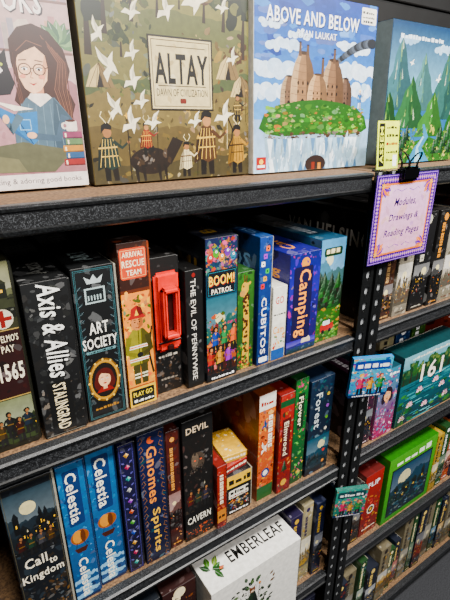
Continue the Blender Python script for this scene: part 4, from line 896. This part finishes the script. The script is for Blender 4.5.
# ================================================================ Right bay row 3
G6 = 'board games on the third shelf of the far unit'
z = Z[2]
def d_pink(c):
    w, h = c.w, c.h
    c.grad(0, 0, w, h, '#a82c64', '#3a98b0'); c.scatter(['#c84a82', '#d890b0', '#4aacc4', '#6c2c8a', '#e0ccd8', '#2c4a8a'], 120, .2, 1.1, 61); c.face(w*.5, h*.62, 2, '#e8b890', '#3a2038'); c.scatter(['#d84a82', '#f0c8dc', '#4aacc4'], 30, .2, .8, 60, (0, 0, w, h*.4)); c.marks(w*.15, h*.9, w*.7, 1.2, '#ffffff', 5)
spine_box(.872, .93, z, .215, gen(['#2c3a4a', '#a84058', '#48223c'], None, '#f0e0e8', 90), 'plum coloured game box', G6, '#3a2038', '#582e4c')
spine_box(.935, 1.025, z, .225, d_pink, 'pink and turquoise board game box', G6, '#98306a', '#24606f')
def cover_lily():
    W, H = 29.4, 24
    c = Canvas(W, H, '#0f3e44', '#4a94a4')
    c.grad(0, H*.62, W, H*.38, '#4a8e98', '#8cbcc8'); c.ridge(H*.82, 3, '#3a7468', 81); c.ridge(H*.76, 3, '#245a40', 82); c.ridge(H*.68, 2.4, '#1c4a38', 84)
    for i in range(10): c.round_tree(1+i*3.2, H*.6, 5+((i*5) % 3), ['#1c5030', '#2c6440', '#3a7038'][i % 3], i+30)
    c.grad(0, 0, W, H*.6, '#0c3640', '#1f7480')
    rnd = random.Random(6)
    for i in range(70):
        x, y = rnd.random()*W, rnd.random()*H*.58; c.ell(x, y, 1+rnd.random()*3, .1+rnd.random()*.14, rnd.choice(['#2c8c98', '#4aa8ac', '#0e4450', '#145c68', '#88ccd0']), 10)
    for i in range(34):
        x, y = rnd.random()*W, rnd.random()*H*.52; r = .6+rnd.random()*1.1
        c.ell(x, y, r, r*.36, ['#2c7238', '#3f8a40', '#1c5030', '#5c9444'][i % 4]); c.poly([(x, y), (x+r, y+.2), (x+r, y-.2)], '#0f3e44')
    for x, y in ((6, 6), (14, 3.6), (22, 8), (10, 10), (25, 3.5), (3, 2), (18, 11), (27.5, 9.6)):
        for a in range(0, 181, 30): c.leaf(x, y, 1.7, '#e08cb0' if a % 60 else '#f8dce6', a)
        c.ell(x, y+.3, .35, .3, '#e8c840')
    for i in range(16): c.line([(.5+i*.25, 0), (.3+i*.3, 4+rnd.random()*5)], .14, rnd.choice(['#1c5030', '#3a7038', '#5c8c3c']), .04); c.line([(W-.5-i*.25, 0), (W-.3-i*.3, 3+rnd.random()*5)], .14, rnd.choice(['#1c5030', '#3a7038']), .04)
    c.text('161', W*.5, H*.68, 11, 6, '#fdf8ec', shadow='#0c2c38', bold=True)
    c.marks(4, H-1.9, 20, 1.1, '#e4e8dc', 4)
    return c
game_box(1.032, 1.326, .02, .075, z, .24, {'front': cover_lily(), 'top': Canvas(29.4, 6.9, '#1c4c50'), 'left': Canvas(6.9, 24, '#17484c')}, '#17484c', 'turquoise board game box with water lilies on a pond', G6, 'cover', 0, 0, True)
spine_box(1.335, 1.40, z, .26, gen(['#a83e22', '#c89a3c'], None, '#ffffff', 91), 'red and yellow game box', G6, '#8a3018', '#b04c24')
spine_box(1.05, 1.12, z, .275, gen(['#c8b890', '#5a7a44'], None, '#2a2a2a', 92), 'cream game box standing behind another box', G6, '#948a6c', '#a8a088', y0=.12, sy=.29)
spine_box(1.125, 1.20, z, .27, gen(['#2c4a74', '#5c80a8'], None, '#ffffff', 93), 'blue game box standing behind another box', G6, '#20385c', '#2c4c78', y0=.12, sy=.29)
spine_box(1.205, 1.28, z, .28, gen(['#44702c', '#80a048'], None, '#ffffff', 94), 'green game box standing behind another box', G6, '#345820', '#44682e', y0=.12, sy=.29)

# ================================================================ Right bay row 4
G7 = 'board games on the fourth shelf of the far unit'
z = Z[3]
spine_box(.862, .905, z, .22, gen(['#142c48', '#2c5470'], None, '#e8e0c0', 101), 'dark blue game box', G7, '#102438', '#1a3e58')
spine_box(.908, .948, z, .235, gen(['#202024', '#48382a'], None, '#e0c070', 102), 'black game box with gold print', G7, '#121214', '#201e1e')
def d_redb(c):
    w, h = c.w, c.h
    c.grad(0, 0, w, h, '#7c1414', '#b0241e'); c.scatter(['#c8382c', '#5c0e0e', '#c8982c', '#e0604a'], 90, .2, 1, 64, (0, 0, w, h*.66)); c.text('FLIP', w*.5, h*.83, w*.64, 1.9, '#ffffff'); c.ell(w*.5, h*.4, 1.8, 1.8, '#e4dcd0'); c.ell(w*.5, h*.4, 1.3, 1.3, '#1a1a1a'); c.star(w*.5, h*.4, 1, '#e8b83a'); c.marks(w*.15, h*.08, w*.7, .8, '#f4e8d8', 6)
spine_box(.951, 1.04, z, .25, d_redb, 'bright red game box with white lettering', G7, '#7c1414', '#7c1814')
def cover_green():
    W, H = 25.6, 27
    c = Canvas(W, H, '#3c9028', '#5cac34')
    c.rect(2, 2, W-4, H-7, '#0c1218')
    c2 = Canvas(W-5.2, H-8.2); c2.scene(0, H-8.2, '#24506c', '#1c4452', '#163a34', '#0c241e', 66, 'city'); c2.ridge(5, 3, '#12303f', 67); c2.scatter(['#143a2c', '#1f503a', '#1c4868', '#3a7482', '#0a2020'], 110, .3, 1.3, 68, (0, 0, W-5.2, 9), .5, 0)
    b = len(c.V); k = c.layer([(2, 2), (W-2, H-5)]); c.V += [(x+2.6, y+2.6, n+k) for x, y, n in c2.V]; c.F += [tuple(i+b for i in f) for f in c2.F]; c.C += c2.C
    c.marks(4, H-4, 17, 3, '#f8faea', 15)
    return c
game_box(1.048, 1.304, .02, .07, z, .27, {'front': cover_green(), 'top': Canvas(25.6, 6.4, '#2f7a22'), 'left': Canvas(6.4, 27, '#2f7a22')}, '#2f7a22', 'lime green board game box with dark framed landscape picture', G7, 'cover', 0, 0, True)
for i, (a, b_, h, c1, c2, tc, nm) in enumerate([(1.31, 1.352, .25, '#a88c18', '#b89c24', '#2a2a2a', 'yellow'), (1.355, 1.40, .265, '#22602c', '#245c2c', '#ffffff', 'green'), (1.403, 1.45, .24, '#b05618', '#98581e', '#ffffff', 'orange'), (1.453, 1.51, .26, '#2c2050', '#302858', '#f0e080', 'purple'), (1.513, 1.57, .25, '#6c1620', '#6c1e28', '#ffffff', 'crimson')]):
    spine_box(a, b_, z, h, gen([c1, c2, mix(c1, '#000000', .4), mix(c1, '#ffffff', .3)], None, tc, 110+i, 0), nm+' game box standing spine out', G7, c1, c2)

# ================================================================ bottom row
G8 = 'board games on the bottom shelf'
z = Z[4]
rnd = random.Random(77)
cols = [('navy', '#101c32', '#182a44', '#f0d890'), ('teal', '#104044', '#185856', '#ffffff'), ('brown', '#3a2618', '#4c3422', '#f0dcb0'), ('cream', '#88806a', '#8c846e', '#3a2a20'), ('red', '#6c1614', '#7c241c', '#ffffff'),
        ('black', '#101012', '#1c1c20', '#d8d4c8'), ('green', '#184824', '#2a602c', '#f8f0c8'), ('purple', '#2a1a48', '#3c2460', '#f0c8f0'), ('orange', '#843c12', '#9c5a22', '#ffffff'), ('sky blue', '#20547c', '#346e90', '#ffffff')]
x = .862; i = 0
while x < 1.66:
    w = .03+rnd.random()*.034; h = .2+rnd.random()*.12
    nm, c1, c2, tc = cols[(i*3+i//3) % 10]
    spine_box(x, x+w, z, h, gen([c1, c2, mix(c1, '#000000', .4), mix(c2, '#ffffff', .3), rnd.choice(['#a84426', '#c8a040', '#3c7898'])], None, tc, 130+i, 0), nm+' game box standing spine out', G8, c1, c2, y0=.015+rnd.random()*.02)
    x += w+.002; i += 1
spine_box(.60, .665, z, .28, gen(['#20384e', '#48647e'], None, '#ffffff', 160), 'blue grey game box', G8, '#182838', '#304a62')
spine_box(.668, .72, z, .27, gen(['#6c4622', '#a06e3a'], None, '#ffffff', 161), 'amber coloured game box', G8, '#54361a', '#80562a')
spine_box(.722, .772, z, .29, gen(['#202034', '#3a3a5c'], None, '#e0e0f0', 162), 'dark indigo game box', G8, '#181828', '#2c2c48')

# ================================================================ hanging sign and cards
def sign_cv():
    c = Canvas(21, 19.5, '#3c1c68', '#48267c')
    c.frame(.2, .2, 20.6, 19.1, .16, '#b088d8')
    for i in range(25):
        for y in (1.15, 18.35):
            c.ell(1.2+i*.775, y, .36, .55, '#9a68c8', 8); c.star(1.2+i*.775, y, .3, '#e8c070', 4)
    for i in range(22):
        for x in (1.15, 19.85):
            c.ell(x, 1.6+i*.775, .55, .36, '#9a68c8', 8); c.star(x, 1.6+i*.775, .3, '#e8c070', 4)
    c.frame(1.9, 1.9, 17.2, 15.7, .4, '#e08a48')
    c.grad(2.3, 2.3, 16.4, 14.9, '#d8a8c0', '#dcb4d8')
    c.scatter(['#d8acc8', '#dcb0b8', '#ccA0cc', '#e4bcc4'], 24, .5, 2, 3, (3, 3, 15, 13.5))
    for x, y, r in ((2.3, 2.3, 45), (18.7, 2.3, 135), (18.7, 17.2, 225), (2.3, 17.2, 315)):
        for k in (-42, -21, 0, 21, 42): c.leaf(x, y, 3.2-abs(k)*.02, '#7038a8' if k % 2 else '#e08a48', r+k)
        c.star(x, y, .8, '#e8b458', 6)
    for s in (-1, 1):
        c.line([(10.5+s*.5, 3.4), (10.5+s*2, 3.9), (10.5+s*3.6, 3.3), (10.5+s*4.6, 3.8)], .16, '#7038a8', .05); c.line([(10.5+s*.5, 16.2), (10.5+s*2, 15.7), (10.5+s*3.6, 16.3), (10.5+s*4.6, 15.8)], .16, '#7038a8', .05)
    c.text('Modules,', 10.5, 13.3, 7.6, 2.0, '#3c1470', shear=.2); c.text('Drawings &', 10.5, 9.9, 10.2, 2.0, '#3c1470', shear=.2); c.text('Reading Pages', 10.5, 6.5, 12.2, 2.0, '#3c1470', shear=.2)
    return c
flat_card('hanging_sign', .766, -.020, 1.487, .208, .19, sign_cv(), 'purple ornate bordered sign with violet lettering clipped to shelf', 'sign', 0, 0, .002)
V, F = box_geo(-.028, .028, -.010, .010, 0, .028, .004, 2)
parts = [(V, F, 0)]
for s in (-1, 1):
    pts = [(.012, s*.007, .012)]+[(.013*math.cos(math.pi*k/12), s*(.010+.012*math.sin(math.pi*k/12)), .038+.02*math.sin(math.pi*k/12)) for k in range(13)]+[(-.012, s*.007, .012)]
    V = []; F = []
    for j, p in enumerate(pts):
        for q in range(4):
            a = q*math.pi/2+.78; V.append((p[0]+.0022*math.cos(a), p[1]+.0022*math.sin(a), p[2]))
    for j in range(len(pts)-1):
        for q in range(4): F.append((j*4+q, j*4+(q+1) % 4, (j+1)*4+(q+1) % 4, (j+1)*4+q))
    parts.append((V, F, 0))
V, F, fm = join_geo(parts)
o = mesh_obj('binder_clip', V, F, None, [M_CLIP], loc=(.862, -.021, 1.662)); add_info(o, 'black metal binder clip holding the purple sign', 'binder clip')

def card_cv(a, b, c_, seed):
    c = Canvas(9.5, 11.5, a, b); c.scatter([a, b, c_, '#ffffff', '#e85a9a', '#f0c83a', '#6a48b8', '#e8702a'], 130, .2, .9, seed)
    c.rrect(.5, 8.2, 8.5, 2.6, .5, c_); c.marks(1.2, 8.8, 7, 1.6, '#ffffff', seed)
    c.person(2.6, .8, 6.2, '#f0c49a', '#d8407a', '#e8b83a', arm=70); c.person(5, .8, 5.2, '#c89468', '#e8b02a', '#3a2010', arm=80); c.person(7.4, .8, 6, '#e8b890', '#3a9a5a', '#a83a1c', arm=20); c.rect(0, 0, 9.5, .9, '#1c3a6a'); c.marks(1, .2, 7, .6, '#f0f0f0', seed+2)
    return c
flat_card('hanging_game_packet', .752, -.022, 1.16, .098, .112, card_cv('#1c84b8', '#48c0d8', '#1c489c', 5), 'small multicoloured cyan game packet hanging in front of the post', 'card game', 6, -24, .012, group='small game packets on posts')
flat_card('hanging_game_packet', .748, -.022, .778, .088, .104, card_cv('#147468', '#48b0a0', '#0e585c', 9), 'small multicoloured teal game packet hanging in front of the post', 'card game', 6, -24, .012, group='small game packets on posts')

# ================================================================ LIGHT
def area(x, y, zz, sx, sy, e, col, rx=0, ry=0):
    L = bpy.data.lights.new('ceiling_light', 'AREA'); L.shape = 'RECTANGLE'; L.size = sx; L.size_y = sy; L.energy = e; L.color = col
    o = bpy.data.objects.new('ceiling_light', L); COL.objects.link(o); o.location = (x, y, zz); o.rotation_euler = (math.radians(rx), math.radians(ry), 0)
    return o
area(.5, -1.0, 2.9, 1.0, .25, 96, (1, .95, .88), 18)
area(1.8, -1.0, 2.9, 1.0, .25, 92, (1, .96, .91), 18)
area(.7, -2.1, 2.9, 1.0, .4, 48, (1, .97, .94), 42)
w = bpy.data.worlds.new('world'); SC.world = w; w.use_nodes = True
w.node_tree.nodes['Background'].inputs[0].default_value = (.8, .88, 1, 1); w.node_tree.nodes['Background'].inputs[1].default_value = .015

# ================================================================ CAMERA
cam = bpy.data.cameras.new('camera'); co = bpy.data.objects.new('camera', cam); COL.objects.link(co)
co.location = (0, -.62, 1.78); co.rotation_euler = (math.radians(90-21.8), 0, math.radians(-33.7))
cam.sensor_width = 36; cam.lens = 27; cam.clip_start = .02
SC.camera = co
